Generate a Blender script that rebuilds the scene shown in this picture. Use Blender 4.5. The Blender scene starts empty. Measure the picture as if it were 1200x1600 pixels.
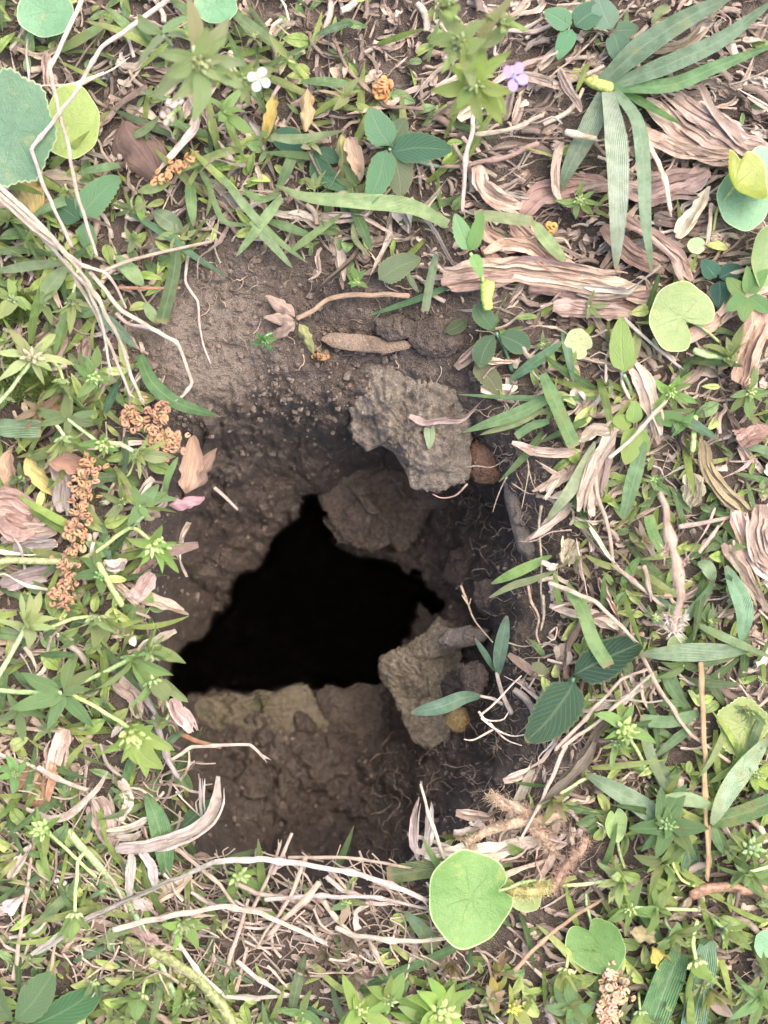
import bpy, math, random
import numpy as np
from mathutils import Vector, Matrix

# ------------------------------------------------------------------ camera, sky, sun, exposure
C = bpy.context.scene
S = 0.00015            # metres per unit of the working grid (0.15 mm)
H = 2000.0             # camera height in grid units (0.30 m)
cam_d = bpy.data.cameras.new('camera'); cam = bpy.data.objects.new('camera', cam_d)
C.collection.objects.link(cam); C.camera = cam
cam.location = (0, 0, H * S)
cam_d.sensor_fit = 'VERTICAL'; cam_d.sensor_height = 24.0
cam_d.lens = 24.0 / (2 * (800.0 / H))
cam_d.clip_start = 0.01; cam_d.clip_end = 50
cam_d.dof.use_dof = True; cam_d.dof.focus_distance = (H + 55) * S; cam_d.dof.aperture_fstop = 11.0

SUN_EL, SUN_AZ = math.radians(66), math.radians(58)      # azimuth measured from +Y (top of the view) towards +X
world = bpy.data.worlds.new('World'); C.world = world; world.use_nodes = True
wn = world.node_tree.nodes; wl = world.node_tree.links; wn.clear()
sky = wn.new('ShaderNodeTexSky'); sky.sky_type = 'NISHITA'; sky.sun_disc = False
sky.sun_elevation = SUN_EL; sky.sun_rotation = SUN_AZ
sky.dust_density = 4.0; sky.ozone_density = 0.6; sky.air_density = 1.0
bg = wn.new('ShaderNodeBackground'); bg.inputs[1].default_value = 0.125
wo = wn.new('ShaderNodeOutputWorld')
wl.new(sky.outputs[0], bg.inputs[0]); wl.new(bg.outputs[0], wo.inputs[0])
sun_d = bpy.data.lights.new('sun', 'SUN'); sun_d.energy = 1.1; sun_d.angle = math.radians(60); sun_d.color = (1.0, 0.93, 0.85)
sun = bpy.data.objects.new('sun', sun_d); C.collection.objects.link(sun)
sd = Vector((math.sin(SUN_AZ) * math.cos(SUN_EL), math.cos(SUN_AZ) * math.cos(SUN_EL), math.sin(SUN_EL)))
sun.rotation_euler = sd.to_track_quat('Z', 'Y').to_euler(); sun.location = sd * 2

C.view_settings.view_transform = 'Standard'; C.view_settings.look = 'None'
C.view_settings.exposure = 2.6; C.view_settings.use_white_balance = True; C.view_settings.white_balance_temperature = 7000; C.view_settings.white_balance_tint = 9; C.view_settings.gamma = 1.0; C.view_settings.use_curve_mapping = False
C.render.engine = 'CYCLES'
C.cycles.max_bounces = 8; C.cycles.diffuse_bounces = 4; C.cycles.transmission_bounces = 4; C.cycles.transparent_max_bounces = 4
C.cycles.use_denoising = True

R = random.Random(7)
col = C.collection

# ------------------------------------------------------------------ helpers
def W(x, y, z=0.0):
    f = (H - z) / H
    return np.array([(x - 600) * S * f, (800 - y) * S * f, z * S])

def K(z): return (H - z) / H

def Wa(P):
    P = np.asarray(P, float); f = (H - P[:, 2]) / H
    return np.stack([(P[:, 0] - 600) * S * f, (800 - P[:, 1]) * S * f, P[:, 2] * S], 1)

def inv_px(p):
    z = p[2] / S; f = (H - z) / H
    return p[0] / (S * f) + 600, 800 - p[1] / (S * f)

def me(name, V, F, uv=None, colr=None, smooth=True):
    m = bpy.data.meshes.new(name)
    m.from_pydata(np.asarray(V, float).tolist(), [], [list(map(int, f)) for f in F])
    if uv is not None:
        uv = np.asarray(uv, float)
        l = m.uv_layers.new(name='UVMap'); li = np.empty(len(m.loops), dtype=np.int32)
        m.loops.foreach_get('vertex_index', li)
        l.data.foreach_set('uv', uv[li].astype(np.float32).ravel())
    if colr is not None:
        a = m.attributes.new('tint', 'FLOAT_COLOR', 'POINT')
        cc = np.ones((len(V), 4), np.float32); cc[:, :3] = colr
        a.data.foreach_set('color', cc.ravel())
    m.polygons.foreach_set('use_smooth', np.full(len(m.polygons), smooth))
    m.update()
    return m

def fast_me(name, V, Q, uv=None, colr=None, smooth=True):
    """quads only, numpy arrays"""
    V = np.asarray(V, np.float32); Q = np.asarray(Q, np.int32)
    m = bpy.data.meshes.new(name)
    m.vertices.add(len(V)); m.vertices.foreach_set('co', V.ravel())
    k = Q.shape[1]
    m.loops.add(Q.size); m.loops.foreach_set('vertex_index', Q.ravel())
    m.polygons.add(len(Q)); m.polygons.foreach_set('loop_start', np.arange(0, Q.size, k, dtype=np.int32))
    m.polygons.foreach_set('loop_total', np.full(len(Q), k, np.int32))
    m.polygons.foreach_set('use_smooth', np.full(len(Q), smooth))
    if uv is not None:
        l = m.uv_layers.new(name='UVMap'); l.data.foreach_set('uv', np.asarray(uv, np.float32)[Q.ravel()].ravel())
    if colr is not None:
        a = m.attributes.new('tint', 'FLOAT_COLOR', 'POINT')
        cc = np.ones((len(V), 4), np.float32); cc[:, :3] = colr
        a.data.foreach_set('color', cc.ravel())
    m.update(calc_edges=True); m.validate()
    return m

def ob(name, mesh, mat, parent=None, color=None, loc=None, mw=None, kind=None):
    o = bpy.data.objects.new(name, mesh)
    if mesh is not None and mat is not None and not mesh.materials: mesh.materials.append(mat)
    if color is not None: o.color = (color[0], color[1], color[2], 1)
    col.objects.link(o)
    if parent is not None: o.parent = parent
    if mw is not None: o.matrix_local = mw
    elif loc is not None: o.location = loc
    if kind: o['kind'] = kind
    return o

def tag(o, label, cat, group=None):
    o['kind'] = 'thing'
    o['label'] = label; o['category'] = cat
    if group: o['group'] = group
    return o

def root(name, loc, label, cat, group=None):
    o = bpy.data.objects.new(name, None); o.empty_display_size = 0.003; o.location = loc; col.objects.link(o)
    return tag(o, label, cat, group)

def jit(c, a=0.12, rng=R):
    if c[1] > c[0] * 1.08 and c[1] > c[2]:
        l = .35 * c[0] + .55 * c[1] + .1 * c[2]; c = tuple(v * .80 + l * .20 for v in c)      # the greens here are slightly greyed by dust
    k = 1 + rng.uniform(-a, a)
    return tuple(max(0.004, v * k * (1 + rng.uniform(-a * .5, a * .5))) for v in c)

# numpy noise
def _h(ix, iy, s):
    n = (ix.astype(np.int64) * 374761393 + iy.astype(np.int64) * 668265263 + s * 1442695041) & 0xffffffff
    n = ((n ^ (n >> 13)) * 1274126177) & 0xffffffff
    n = (n ^ (n >> 16)) & 0xffffffff
    return n / 4294967295.0
def vn2(x, y, s=0):
    ix, iy = np.floor(x), np.floor(y); fx, fy = x - ix, y - iy
    ux, uy = fx * fx * fx * (fx * (fx * 6 - 15) + 10), fy * fy * fy * (fy * (fy * 6 - 15) + 10)
    a, b, c, d = _h(ix, iy, s), _h(ix + 1, iy, s), _h(ix, iy + 1, s), _h(ix + 1, iy + 1, s)
    return (a + (b - a) * ux + (c - a) * uy + (a - b - c + d) * ux * uy) * 2 - 1
def fbm2(x, y, s=0, o=4, g=.5):
    t, a, f = 0, 1, 1
    for i in range(o):
        t = t + a * vn2(x * f + i * 17.3, y * f - i * 9.1, s + i); a *= g; f *= 2.03
    return t
def vn3(x, y, z, s=0):
    iz = np.floor(z); fz = z - iz; uz = fz * fz * (3 - 2 * fz)
    off = (iz.astype(np.int64) * 57) % 1009
    a = vn2(x + off * 3.7, y + off * 1.3, s)
    off1 = ((iz.astype(np.int64) + 1) * 57) % 1009
    b = vn2(x + off1 * 3.7, y + off1 * 1.3, s)
    return a + (b - a) * uz
def fbm3(P, f, s=0, o=4):
    t, a = 0, 1
    for i in range(o):
        t = t + a * vn3(P[:, 0] * f + i * 5.1, P[:, 1] * f + i * 2.7, P[:, 2] * f - i * 3.3, s + i); a *= .5; f *= 2.1
    return t
def worley2(x, y, s=0):
    ix, iy = np.floor(x), np.floor(y); f1 = np.full(x.shape, 9.0); f2 = np.full(x.shape, 9.0); idv = np.zeros(x.shape)
    for dx in (-1, 0, 1):
        for dy in (-1, 0, 1):
            cx, cy = ix + dx, iy + dy
            px, py = cx + _h(cx, cy, s), cy + _h(cx, cy, s + 91)
            d = np.hypot(px - x, py - y); near = d < f1
            f2 = np.where(near, f1, np.minimum(f2, d)); idv = np.where(near, _h(cx, cy, s + 7), idv); f1 = np.where(near, d, f1)
    return f1, f2, idv
def sstep(a, b, x):
    t = np.clip((x - a) / (b - a), 0, 1); return t * t * (3 - 2 * t)
def sdf(x, y, poly):
    """signed distance, positive inside"""
    P = np.asarray(poly, float); n = len(P); d = np.full(x.shape, 1e9); ins = np.zeros(x.shape, bool)
    for i in range(n):
        a, b = P[i], P[(i + 1) % n]; e = b - a
        wx, wy = x - a[0], y - a[1]
        t = np.clip((wx * e[0] + wy * e[1]) / (e @ e), 0, 1)
        d = np.minimum(d, np.hypot(wx - e[0] * t, wy - e[1] * t))
        c = ((a[1] > y) != (b[1] > y))
        with np.errstate(divide='ignore', invalid='ignore'):
            xi = (b[0] - a[0]) * (y - a[1]) / (b[1] - a[1] + 1e-12) + a[0]
        ins ^= c & (x < xi)
    return np.where(ins, d, -d)

# ------------------------------------------------------------------ materials
def mat_new(name):
    m = bpy.data.materials.new(name); m.use_nodes = True; nt = m.node_tree; nt.nodes.clear(); return m, nt
class NB:
    def __init__(s, nt): s.nt = nt
    def n(s, t, **kw):
        nd = s.nt.nodes.new(t)
        for k, v in kw.items():
            if k.startswith('i_'): nd.inputs[k[2:]].default_value = v
            else: setattr(nd, k, v)
        return nd
    def l(s, a, b): s.nt.links.new(a, b)
    def val(s, x, sock):
        if isinstance(x, (int, float)): sock.default_value = x
        elif isinstance(x, tuple): sock.default_value = x if len(x) == 4 else (*x, 1)
        else: s.l(x, sock)
    def math(s, op, a, b=0.0, c=None, clamp=False):
        nd = s.n('ShaderNodeMath', operation=op, use_clamp=clamp); s.val(a, nd.inputs[0]); s.val(b, nd.inputs[1])
        if c is not None: s.val(c, nd.inputs[2])
        return nd.outputs[0]
    def mix(s, f, a, b, bt='MIX'):
        nd = s.n('ShaderNodeMix', data_type='RGBA', blend_type=bt); s.val(f, nd.inputs[0]); s.val(a, nd.inputs[6]); s.val(b, nd.inputs[7]); return nd.outputs[2]
    def noise(s, vec, scale, detail=3, rough=.55, dist=0.0):
        nd = s.n('ShaderNodeTexNoise'); s.l(vec, nd.inputs['Vector']); nd.inputs['Scale'].default_value = scale
        nd.inputs['Detail'].default_value = detail; nd.inputs['Roughness'].default_value = rough; nd.inputs['Distortion'].default_value = dist; return nd.outputs[0]
    def vor(s, vec, scale, feat='F1'):
        nd = s.n('ShaderNodeTexVoronoi', feature=feat); s.l(vec, nd.inputs['Vector']); nd.inputs['Scale'].default_value = scale; return nd.outputs[0]
    def ramp(s, f, stops):
        nd = s.n('ShaderNodeValToRGB'); s.l(f, nd.inputs[0]); e = nd.color_ramp.elements
        while len(e) < len(stops): e.new(.5)
        for k, (p, c) in enumerate(stops): e[k].position = p; e[k].color = (*c, 1) if len(c) == 3 else c
        return nd.outputs[0]
    def sm(s, x, a, b):
        nd = s.n('ShaderNodeMapRange', interpolation_type='SMOOTHSTEP'); s.val(x, nd.inputs[0]); nd.inputs[1].default_value = a; nd.inputs[2].default_value = b; return nd.outputs[0]
    def bump(s, h, dist, strength=1.0, nrm=None):
        nd = s.n('ShaderNodeBump'); s.l(h, nd.inputs['Height']); nd.inputs['Distance'].default_value = dist; nd.inputs['Strength'].default_value = strength
        if nrm is not None: s.l(nrm, nd.inputs['Normal'])
        return nd.outputs[0]
    def world_mm(s):
        g = s.n('ShaderNodeNewGeometry'); v = s.n('ShaderNodeVectorMath', operation='SCALE'); s.l(g.outputs['Position'], v.inputs[0]); v.inputs['Scale'].default_value = 1000; return v.outputs[0]
    def obj_mm(s):
        g = s.n('ShaderNodeTexCoord'); v = s.n('ShaderNodeVectorMath', operation='SCALE'); s.l(g.outputs['Object'], v.inputs[0]); v.inputs['Scale'].default_value = 1000; return v.outputs[0]
    def out(s, sh):
        o = s.n('ShaderNodeOutputMaterial'); s.l(sh, o.inputs[0])
    def pbsdf(s, colr, rough, spec=.4, nrm=None):
        p = s.n('ShaderNodeBsdfPrincipled'); s.val(colr, p.inputs['Base Color']); s.val(rough, p.inputs['Roughness']); p.inputs['Specular IOR Level'].default_value = spec
        if nrm is not None: s.l(nrm, p.inputs['Normal'])
        return p.outputs[0]

def base_color(b, attr):
    if attr:
        a = b.n('ShaderNodeAttribute', attribute_name='tint'); return a.outputs['Color']
    return b.n('ShaderNodeObjectInfo').outputs['Color']

def soil_mat():
    m, nt = mat_new('soil'); b = NB(nt); v = b.world_mm()
    n1 = b.noise(v, .045, 4, .6); n2 = b.noise(v, .35, 4, .65); n3 = b.noise(v, 2.2, 3, .7)
    c = b.ramp(b.math('ADD', b.math('MULTIPLY', n1, .55), b.math('MULTIPLY', n2, .45)), [(.30, (.030, .0235, .0215)), (.45, (.052, .041, .0365)), (.60, (.080, .064, .0565)), (.74, (.135, .109, .096))])
    c = b.mix(b.math('MULTIPLY', b.sm(n3, .35, .7), .5), b.mix(.0, c, c), b.mix(.5, c, (.19, .15, .128)))
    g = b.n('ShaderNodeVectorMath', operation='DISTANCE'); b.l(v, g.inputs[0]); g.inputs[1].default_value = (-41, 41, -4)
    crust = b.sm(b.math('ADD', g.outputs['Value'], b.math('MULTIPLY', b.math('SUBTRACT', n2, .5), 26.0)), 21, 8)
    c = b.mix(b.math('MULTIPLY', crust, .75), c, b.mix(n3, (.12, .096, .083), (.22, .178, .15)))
    bl = b.noise(v, .22, 3, .6); c = b.mix(b.math('MULTIPLY', b.sm(bl, .56, .68), .32), c, (.036, .029, .028)); c = b.mix(b.math('MULTIPLY', b.sm(bl, .42, .32), .4), c, (.17, .135, .118))
    f = b.vor(v, 1.1); c = b.mix(b.math('MULTIPLY', b.sm(f, .35, .1), .3), c, (.085, .062, .05))
    sp = b.noise(v, 5.5, 1, .5); c = b.mix(b.math('MULTIPLY', b.sm(sp, .72, .78), .6), c, (.42, .36, .3))
    h = b.math('ADD', b.math('MULTIPLY', b.noise(v, 1.3, 5, .7), .6), b.math('MULTIPLY', b.vor(v, 2.6), .35))
    nr = b.bump(h, .0017, 1.0)
    b.out(b.pbsdf(c, .95, .15, nr)); return m

def rock_mat(name, c1, c2, c3, soilamt=.4, moss=0.0):
    m, nt = mat_new(name); b = NB(nt); v = b.world_mm()
    n1 = b.noise(v, .13, 5, .65, .4); n2 = b.noise(v, .7, 6, .72); n3 = b.noise(v, 3.0, 4, .75)
    c = b.ramp(b.math('ADD', b.math('MULTIPLY', n1, .4), b.math('MULTIPLY', n2, .6)), [(.36, c1), (.5, c2), (.62, c3)])
    c = b.mix(b.math('MULTIPLY', b.sm(n3, .50, .72), .7), c, b.mix(1.0, c, (.38, .36, .36), 'MULTIPLY'))
    c = b.mix(b.math('MULTIPLY', b.sm(b.noise(v, 1.6, 3, .6), .60, .70), .5), c, b.mix(1.0, c, (1.5, 1.5, 1.5), 'MULTIPLY'))
    sl = b.math('ADD', b.math('ADD', b.math('MULTIPLY', b.noise(v, .17, 5, .7), .6), b.math('MULTIPLY', n2, .5)), b.math('MULTIPLY', n3, .25))
    ds = b.math('MULTIPLY', b.sm(sl, .92 - soilamt * .55, 1.02 - soilamt * .35), .85)
    c = b.mix(ds, c, b.mix(b.sm(n3, .3, .7), (.055, .040, .034), (.15, .112, .09)))
    if moss > 0:
        ms = b.sm(b.math('ADD', b.noise(v, .2, 4, .65), b.math('MULTIPLY', n3, .2)), .76 - moss * .25, .88 - moss * .15)
        c = b.mix(b.math('MULTIPLY', ms, .6), c, b.mix(n3, (.045, .06, .022), (.085, .105, .04)))
    h = b.math('ADD', b.math('MULTIPLY', b.noise(v, .9, 8, .78), .8), b.math('MULTIPLY', b.vor(v, 2.2), .25))
    nr = b.bump(h, .0022, 1.0)
    b.out(b.pbsdf(c, .9, .2, nr)); return m

def foliage_mat(name, kind, attr=False):
    m, nt = mat_new(name); b = NB(nt); v = b.obj_mm(); bc = base_color(b, attr)
    uvn = b.n('ShaderNodeUVMap'); sx = b.n('ShaderNodeSeparateXYZ'); b.l(uvn.outputs[0], sx.inputs[0]); u, w = sx.outputs[0], sx.outputs[1]
    oi = b.n('ShaderNodeObjectInfo').outputs['Random']
    wv = b.n('ShaderNodeVectorMath', operation='ADD'); b.l(v, wv.inputs[0]); cb = b.n('ShaderNodeCombineXYZ'); b.l(b.math('MULTIPLY', oi, 91.0), cb.inputs[0]); b.l(cb.outputs[0], wv.inputs[1]); v = wv.outputs[0]
    n1 = b.noise(v, .35, 3, .6); n2 = b.noise(v, 2.4, 3, .65)
    au = b.math('ABSOLUTE', b.math('SUBTRACT', u, .5))
    light = b.mix(1.0, bc, (1.3, 1.24, 1.25), 'MULTIPLY'); dark = b.mix(1.0, bc, (.74, .80, .70), 'MULTIPLY')
    c = b.mix(b.sm(n1, .32, .68), dark, light)
    if kind == 'blade':
        st = b.math('ADD', b.math('MULTIPLY', b.math('SINE', b.math('MULTIPLY', u, 75.0)), .5), .5)
        c = b.mix(b.math('MULTIPLY', st, .30), c, b.mix(1.0, bc, (1.6, 1.45, 1.6), 'MULTIPLY'))
        mid = b.sm(au, .075, .02); c = b.mix(b.math('MULTIPLY', mid, .5), c, b.mix(.4, bc, (.42, .50, .36)))
        c = b.mix(b.math('MULTIPLY', b.sm(b.math('ADD', w, b.math('MULTIPLY', n2, .1)), .97, 1.06), .9), c, (.36, .27, .17))
        hh = b.math('ADD', b.math('MULTIPLY', st, .7), b.math('MULTIPLY', n2, .5))
    elif kind == 'round':
        c = b.mix(b.sm(n1, .3, .7), b.mix(1.0, bc, (.92, .94, .90), 'MULTIPLY'), b.mix(1.0, bc, (1.07, 1.06, 1.1), 'MULTIPLY'))
        ang = b.math('MULTIPLY', w, 6.2832)
        ve = b.math('ABSOLUTE', b.math('SINE', b.math('MULTIPLY', b.math('ADD', ang, b.math('MULTIPLY', n1, .25)), 3.5)))
        vm = b.math('MULTIPLY', b.sm(ve, .13, .0), b.sm(u, 1.0, .15)); c = b.mix(b.math('MULTIPLY', vm, .30), c, b.mix(1.0, bc, (.66, .76, .5), 'MULTIPLY'))
        nw = b.vor(v, .95, 'DISTANCE_TO_EDGE'); c = b.mix(b.math('MULTIPLY', b.sm(nw, .05, .0), .22), c, b.mix(1.0, bc, (.6, .7, .45), 'MULTIPLY'))
        c = b.mix(b.math('MULTIPLY', b.sm(u, .955, .99), .75), c, b.mix(.45, bc, (.62, .66, .42)))
        c = b.mix(b.math('MULTIPLY', b.sm(b.noise(v, 1.1, 3, .6), .66, .72), .75), c, (.24, .15, .08))
        hh = b.math('ADD', b.math('MULTIPLY', vm, -.22), b.math('MULTIPLY', n2, .5))
    else:
        sv = b.math('ADD', b.math('MULTIPLY', b.math('SINE', b.math('MULTIPLY', b.math('SUBTRACT', w, b.math('MULTIPLY', au, .8)), 62.0)), .5), .5)
        sv = b.sm(sv, .75, 1.0)
        mid = b.sm(au, .06, .0)
        vm = b.math('MAXIMUM', b.math('MULTIPLY', sv, .45), mid)
        c = b.mix(b.math('MULTIPLY', vm, .42), c, b.mix(.55, bc, (.42, .48, .30)))
        edge = b.sm(b.math('ADD', au, b.math('MULTIPLY', n1, .12)), .50, .56)
        c = b.mix(b.math('MULTIPLY', edge, .55), c, b.mix(.5, bc, (.42, .40, .16)))
        c = b.mix(b.math('MULTIPLY', b.sm(b.math('ADD', w, b.math('MULTIPLY', n2, .1)), .99, 1.07), .8), c, (.34, .27, .13))
        hh = b.math('ADD', b.math('MULTIPLY', vm, -.8), b.math('MULTIPLY', n2, .6))
    age = b.sm(oi, .62, 1.0) if kind != 'round' else b.math('MULTIPLY', oi, .12)
    yl = b.math('MULTIPLY', b.sm(b.math('ADD', b.noise(v, .22, 3, .6), b.math('MULTIPLY', age, .22)), .60, .74), .8)
    c = b.mix(b.math('MULTIPLY', yl, .75), c, b.mix(.45, bc, (.34, .29, .09)))
    c = b.mix(b.math('MULTIPLY', b.sm(b.math('ADD', b.noise(v, .55, 3, .65), b.math('MULTIPLY', age, .12)), .70, .78), .7), c, (.17, .105, .06))
    # sand grains and scuffs sitting on the surface
    fl = b.sm(b.noise(v, 5.5, 2, .5), .68, .74); c = b.mix(b.math('MULTIPLY', fl, .4), c, (.50, .50, .43))
    sp = b.sm(b.noise(v, 1.5, 2, .5), .70, .76); c = b.mix(b.math('MULTIPLY', sp, .55), c, (.28, .20, .11))
    nr = b.bump(b.math('ADD', hh, b.math('MULTIPLY', n1, .8)), .00045, .9)
    p = b.pbsdf(c, b.math('ADD', .30, b.math('MULTIPLY', n2, .30)), .6, nr)
    tr = b.n('ShaderNodeBsdfTranslucent'); b.l(b.mix(1.0, c, (1.5, 1.55, .7), 'MULTIPLY'), tr.inputs[0]); b.l(nr, tr.inputs[1])
    ms = b.n('ShaderNodeMixShader'); ms.inputs[0].default_value = .42; b.l(p, ms.inputs[1]); b.l(tr.outputs[0], ms.inputs[2])
    b.out(ms.outputs[0]); return m

def straw_mat(name, attr=False, transl=.12):
    m, nt = mat_new(name); b = NB(nt); v = b.obj_mm(); bc = base_color(b, attr)
    uvn = b.n('ShaderNodeUVMap'); sx = b.n('ShaderNodeSeparateXYZ'); b.l(uvn.outputs[0], sx.inputs[0]); u, w = sx.outputs[0], sx.outputs[1]
    oi = b.n('ShaderNodeObjectInfo').outputs['Random']
    cv = b.n('ShaderNodeCombineXYZ'); b.l(b.math('MULTIPLY', u, 16.0), cv.inputs[0]); b.l(b.math('MULTIPLY', w, .9), cv.inputs[1]); b.l(b.math('MULTIPLY', oi, 50.0), cv.inputs[2])
    f1 = b.noise(cv.outputs[0], 1.6, 4, .7); n1 = b.noise(v, .30, 3, .6); n2 = b.noise(v, 1.8, 3, .6)
    c = b.mix(b.sm(f1, .28, .72), b.mix(1.0, bc, (.68, .65, .63), 'MULTIPLY'), b.mix(1.0, bc, (1.28, 1.28, 1.28), 'MULTIPLY'))
    c = b.mix(b.math('MULTIPLY', b.sm(n1, .42, .72), .65), c, b.mix(1.0, bc, (.58, .50, .45), 'MULTIPLY'))
    ft = b.n('ShaderNodeTexNoise', noise_dimensions='1D'); b.l(b.math('MULTIPLY', b.math('FLOOR', b.math('MULTIPLY', w, .1)), 3.37), ft.inputs['W']); ft.inputs['Scale'].default_value = 1.0; ft.inputs['Detail'].default_value = 0
    c = b.mix(1.0, c, b.mix(b.sm(ft.outputs[0], .25, .75), (.78, .76, .75), (1.5, 1.5, 1.52)), 'MULTIPLY')
    c = b.mix(b.math('MULTIPLY', b.sm(n2, .66, .74), .5), c, (.09, .06, .045))
    c = b.mix(b.math('MULTIPLY', b.sm(f1, .40, .33), .6), c, b.mix(1.0, bc, (.42, .36, .32), 'MULTIPLY'))
    nr = b.bump(b.math('ADD', f1, b.math('MULTIPLY', n2, .4)), .0006, 1.0)
    p = b.pbsdf(c, .68, .35, nr)
    tr = b.n('ShaderNodeBsdfTranslucent'); b.l(c, tr.inputs[0])
    ms = b.n('ShaderNodeMixShader'); ms.inputs[0].default_value = transl; b.l(p, ms.inputs[1]); b.l(tr.outputs[0], ms.inputs[2])
    b.out(ms.outputs[0]); return m

def plain_mat(name, rough=.6, transl=.3, attr=False, nscale=1.0):
    m, nt = mat_new(name); b = NB(nt); v = b.obj_mm(); bc = base_color(b, attr)
    n1 = b.noise(v, nscale, 4, .65)
    c = b.mix(b.sm(n1, .3, .7), b.mix(1.0, bc, (.6, .6, .6), 'MULTIPLY'), b.mix(1.0, bc, (1.35, 1.35, 1.35), 'MULTIPLY'))
    nr = b.bump(n1, .0003, .6); p = b.pbsdf(c, rough, .35, nr)
    tr = b.n('ShaderNodeBsdfTranslucent'); b.l(c, tr.inputs[0])
    ms = b.n('ShaderNodeMixShader'); ms.inputs[0].default_value = transl; b.l(p, ms.inputs[1]); b.l(tr.outputs[0], ms.inputs[2])
    b.out(ms.outputs[0]); return m

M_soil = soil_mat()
M_blade = foliage_mat('grass_leaf', 'blade'); M_leaf = foliage_mat('veined_leaf', 'leaf'); M_round = foliage_mat('round_leaf', 'round')
M_blade_s = foliage_mat('grass_mass', 'blade', True); M_leaf_s = foliage_mat('leaf_mass', 'leaf', True)
M_straw = straw_mat('dry_straw'); M_straw_s = straw_mat('dry_straw_mass', True)
M_stem = plain_mat('green_stem', .5, .15); M_root = plain_mat('rootlet', .8, .05); M_root_s = plain_mat('rootlet_mass', .8, .05, True)
M_petal = plain_mat('petal', .6, .4); M_scale = plain_mat('catkin_scale', .6, .2, nscale=2.0); M_hair = plain_mat('hair', .6, .3)
M_crumb = plain_mat('crumb', .95, 0.0, True, 1.5)
# ------------------------------------------------------------------ ground with the burrow
OPEN = [(495,778),(505,805),(525,840),(560,865),(610,885),(650,893),(692,922),(690,945),(662,952),(657,975),(645,995),(604,1024),(594,1050),(600,1072),(560,1078),(500,1074),(430,1082),(385,1086),(300,1092),(262,1092),(270,1040),(312,988),(360,935),(375,895),(410,860),(450,815),(478,786)]
BARE = [(290,420),(330,395),(400,385),(480,425),(560,440),(640,450),(715,480),(745,540),(735,600),(790,660),(850,690),(830,760),(880,850),(840,900),(860,960),(800,1060),(830,1190),(800,1240),(720,1290),(640,1345),(500,1350),(330,1350),(310,1250),(300,1180),(270,1100),(250,950),(270,820),(250,720),(225,610),(235,500)]
CTRL = [(320,540,18),(250,590,10),(250,500,5),(400,470,12),(330,430,5),(480,460,15),(560,480,18),(640,480,15),(700,510,12),(420,560,30),(480,520,25),(520,545,45),
 (300,635,45),(360,610,40),(430,590,42),(480,585,42),(530,610,58),(300,700,85),(350,680,85),(420,650,88),(480,650,92),(540,690,118),(330,760,140),(400,740,152),(460,720,160),(500,745,185),
 (270,760,80),(270,830,110),(330,830,180),(390,820,205),(440,790,210),(300,900,210),(345,910,250),(300,960,240),(265,930,150),(265,1010,160),(250,1080,120),(245,860,50),(240,960,60),
 (600,600,60),(660,580,35),(720,610,35),(600,740,235),(660,780,240),(560,800,270),(650,850,270),(720,790,200),(760,780,150),(700,860,230),(740,860,180),(780,830,120),(720,920,210),(700,940,225),
 (810,700,25),(790,740,60),(830,800,40),(850,860,35),(800,900,82),(770,950,115),(740,980,175),(700,1000,175),(800,1000,62),(840,960,45),(780,1060,80),(740,1080,128),(700,1100,150),(650,1050,190),(820,1120,52),(760,1150,90),(720,1180,140),(680,1190,170),(640,1180,220),
 (300,1110,270),(400,1100,300),(500,1090,310),(580,1090,310),(400,1170,270),(480,1190,265),(560,1170,275),(620,1130,270),(330,1200,235),(400,1240,245),(480,1260,262),(560,1260,262),(620,1250,240),(680,1250,145),(750,1230,75),(800,1240,40),
 (330,1290,140),(400,1320,195),(500,1330,190),(600,1330,175),(660,1310,90),(720,1290,55),(330,1360,80),(420,1380,75),(520,1385,65),(620,1380,50),(420,1430,25),(550,1440,20),(300,1250,150),(270,1180,90),(250,1250,40),(280,1350,40),(230,1150,35),
 (200,700,5),(200,800,0),(190,900,0),(190,1000,0),(190,1100,0),(200,1300,0),(300,1450,0),(660,1440,5),(760,1350,5),(850,1260,0),(880,1150,5),(900,1050,5),(910,950,5),(910,850,5),(900,760,0),(870,660,0),(800,600,0),(790,500,0),(700,430,0),(560,400,0),(440,370,0),(330,350,0),(220,420,0),(180,560,0),(100,300,0),(600,200,0),(1050,300,0),(1100,700,0),(1100,1100,0),(1000,1450,0),(550,1580,0),(100,1500,0),(50,900,0),(50,600,0),(-200,-200,0),(1400,-200,0),(1400,1800,0),(-200,1800,0),(600,-300,0),(600,1900,0),(-300,800,0),(1500,800,0)]
_cp = np.array(CTRL, float)
def _tps(r):
    with np.errstate(divide='ignore', invalid='ignore'):
        return np.where(r > 0, r * r * np.log(r + 1e-9), 0)
_n = len(_cp); _X = _cp[:, :2] / 500
_A = np.zeros((_n + 3, _n + 3)); _A[:_n, :_n] = _tps(np.hypot(_X[:, None, 0] - _X[None, :, 0], _X[:, None, 1] - _X[None, :, 1])) + np.eye(_n) * 2e-3
_A[:_n, _n] = 1; _A[:_n, _n + 1:] = _X; _A[_n, :_n] = 1; _A[_n + 1:, :_n] = _X.T
_w = np.linalg.solve(_A, np.concatenate([_cp[:, 2], np.zeros(3)]))
def base_depth(x, y):
    sh = x.shape; xf, yf = x.ravel() / 500, y.ravel() / 500; o = np.full(xf.shape, _w[_n]) + _w[_n + 1] * xf + _w[_n + 2] * yf
    for i in range(_n): o += _w[i] * _tps(np.hypot(xf - _X[i, 0], yf - _X[i, 1]))
    return o.reshape(sh)

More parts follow.
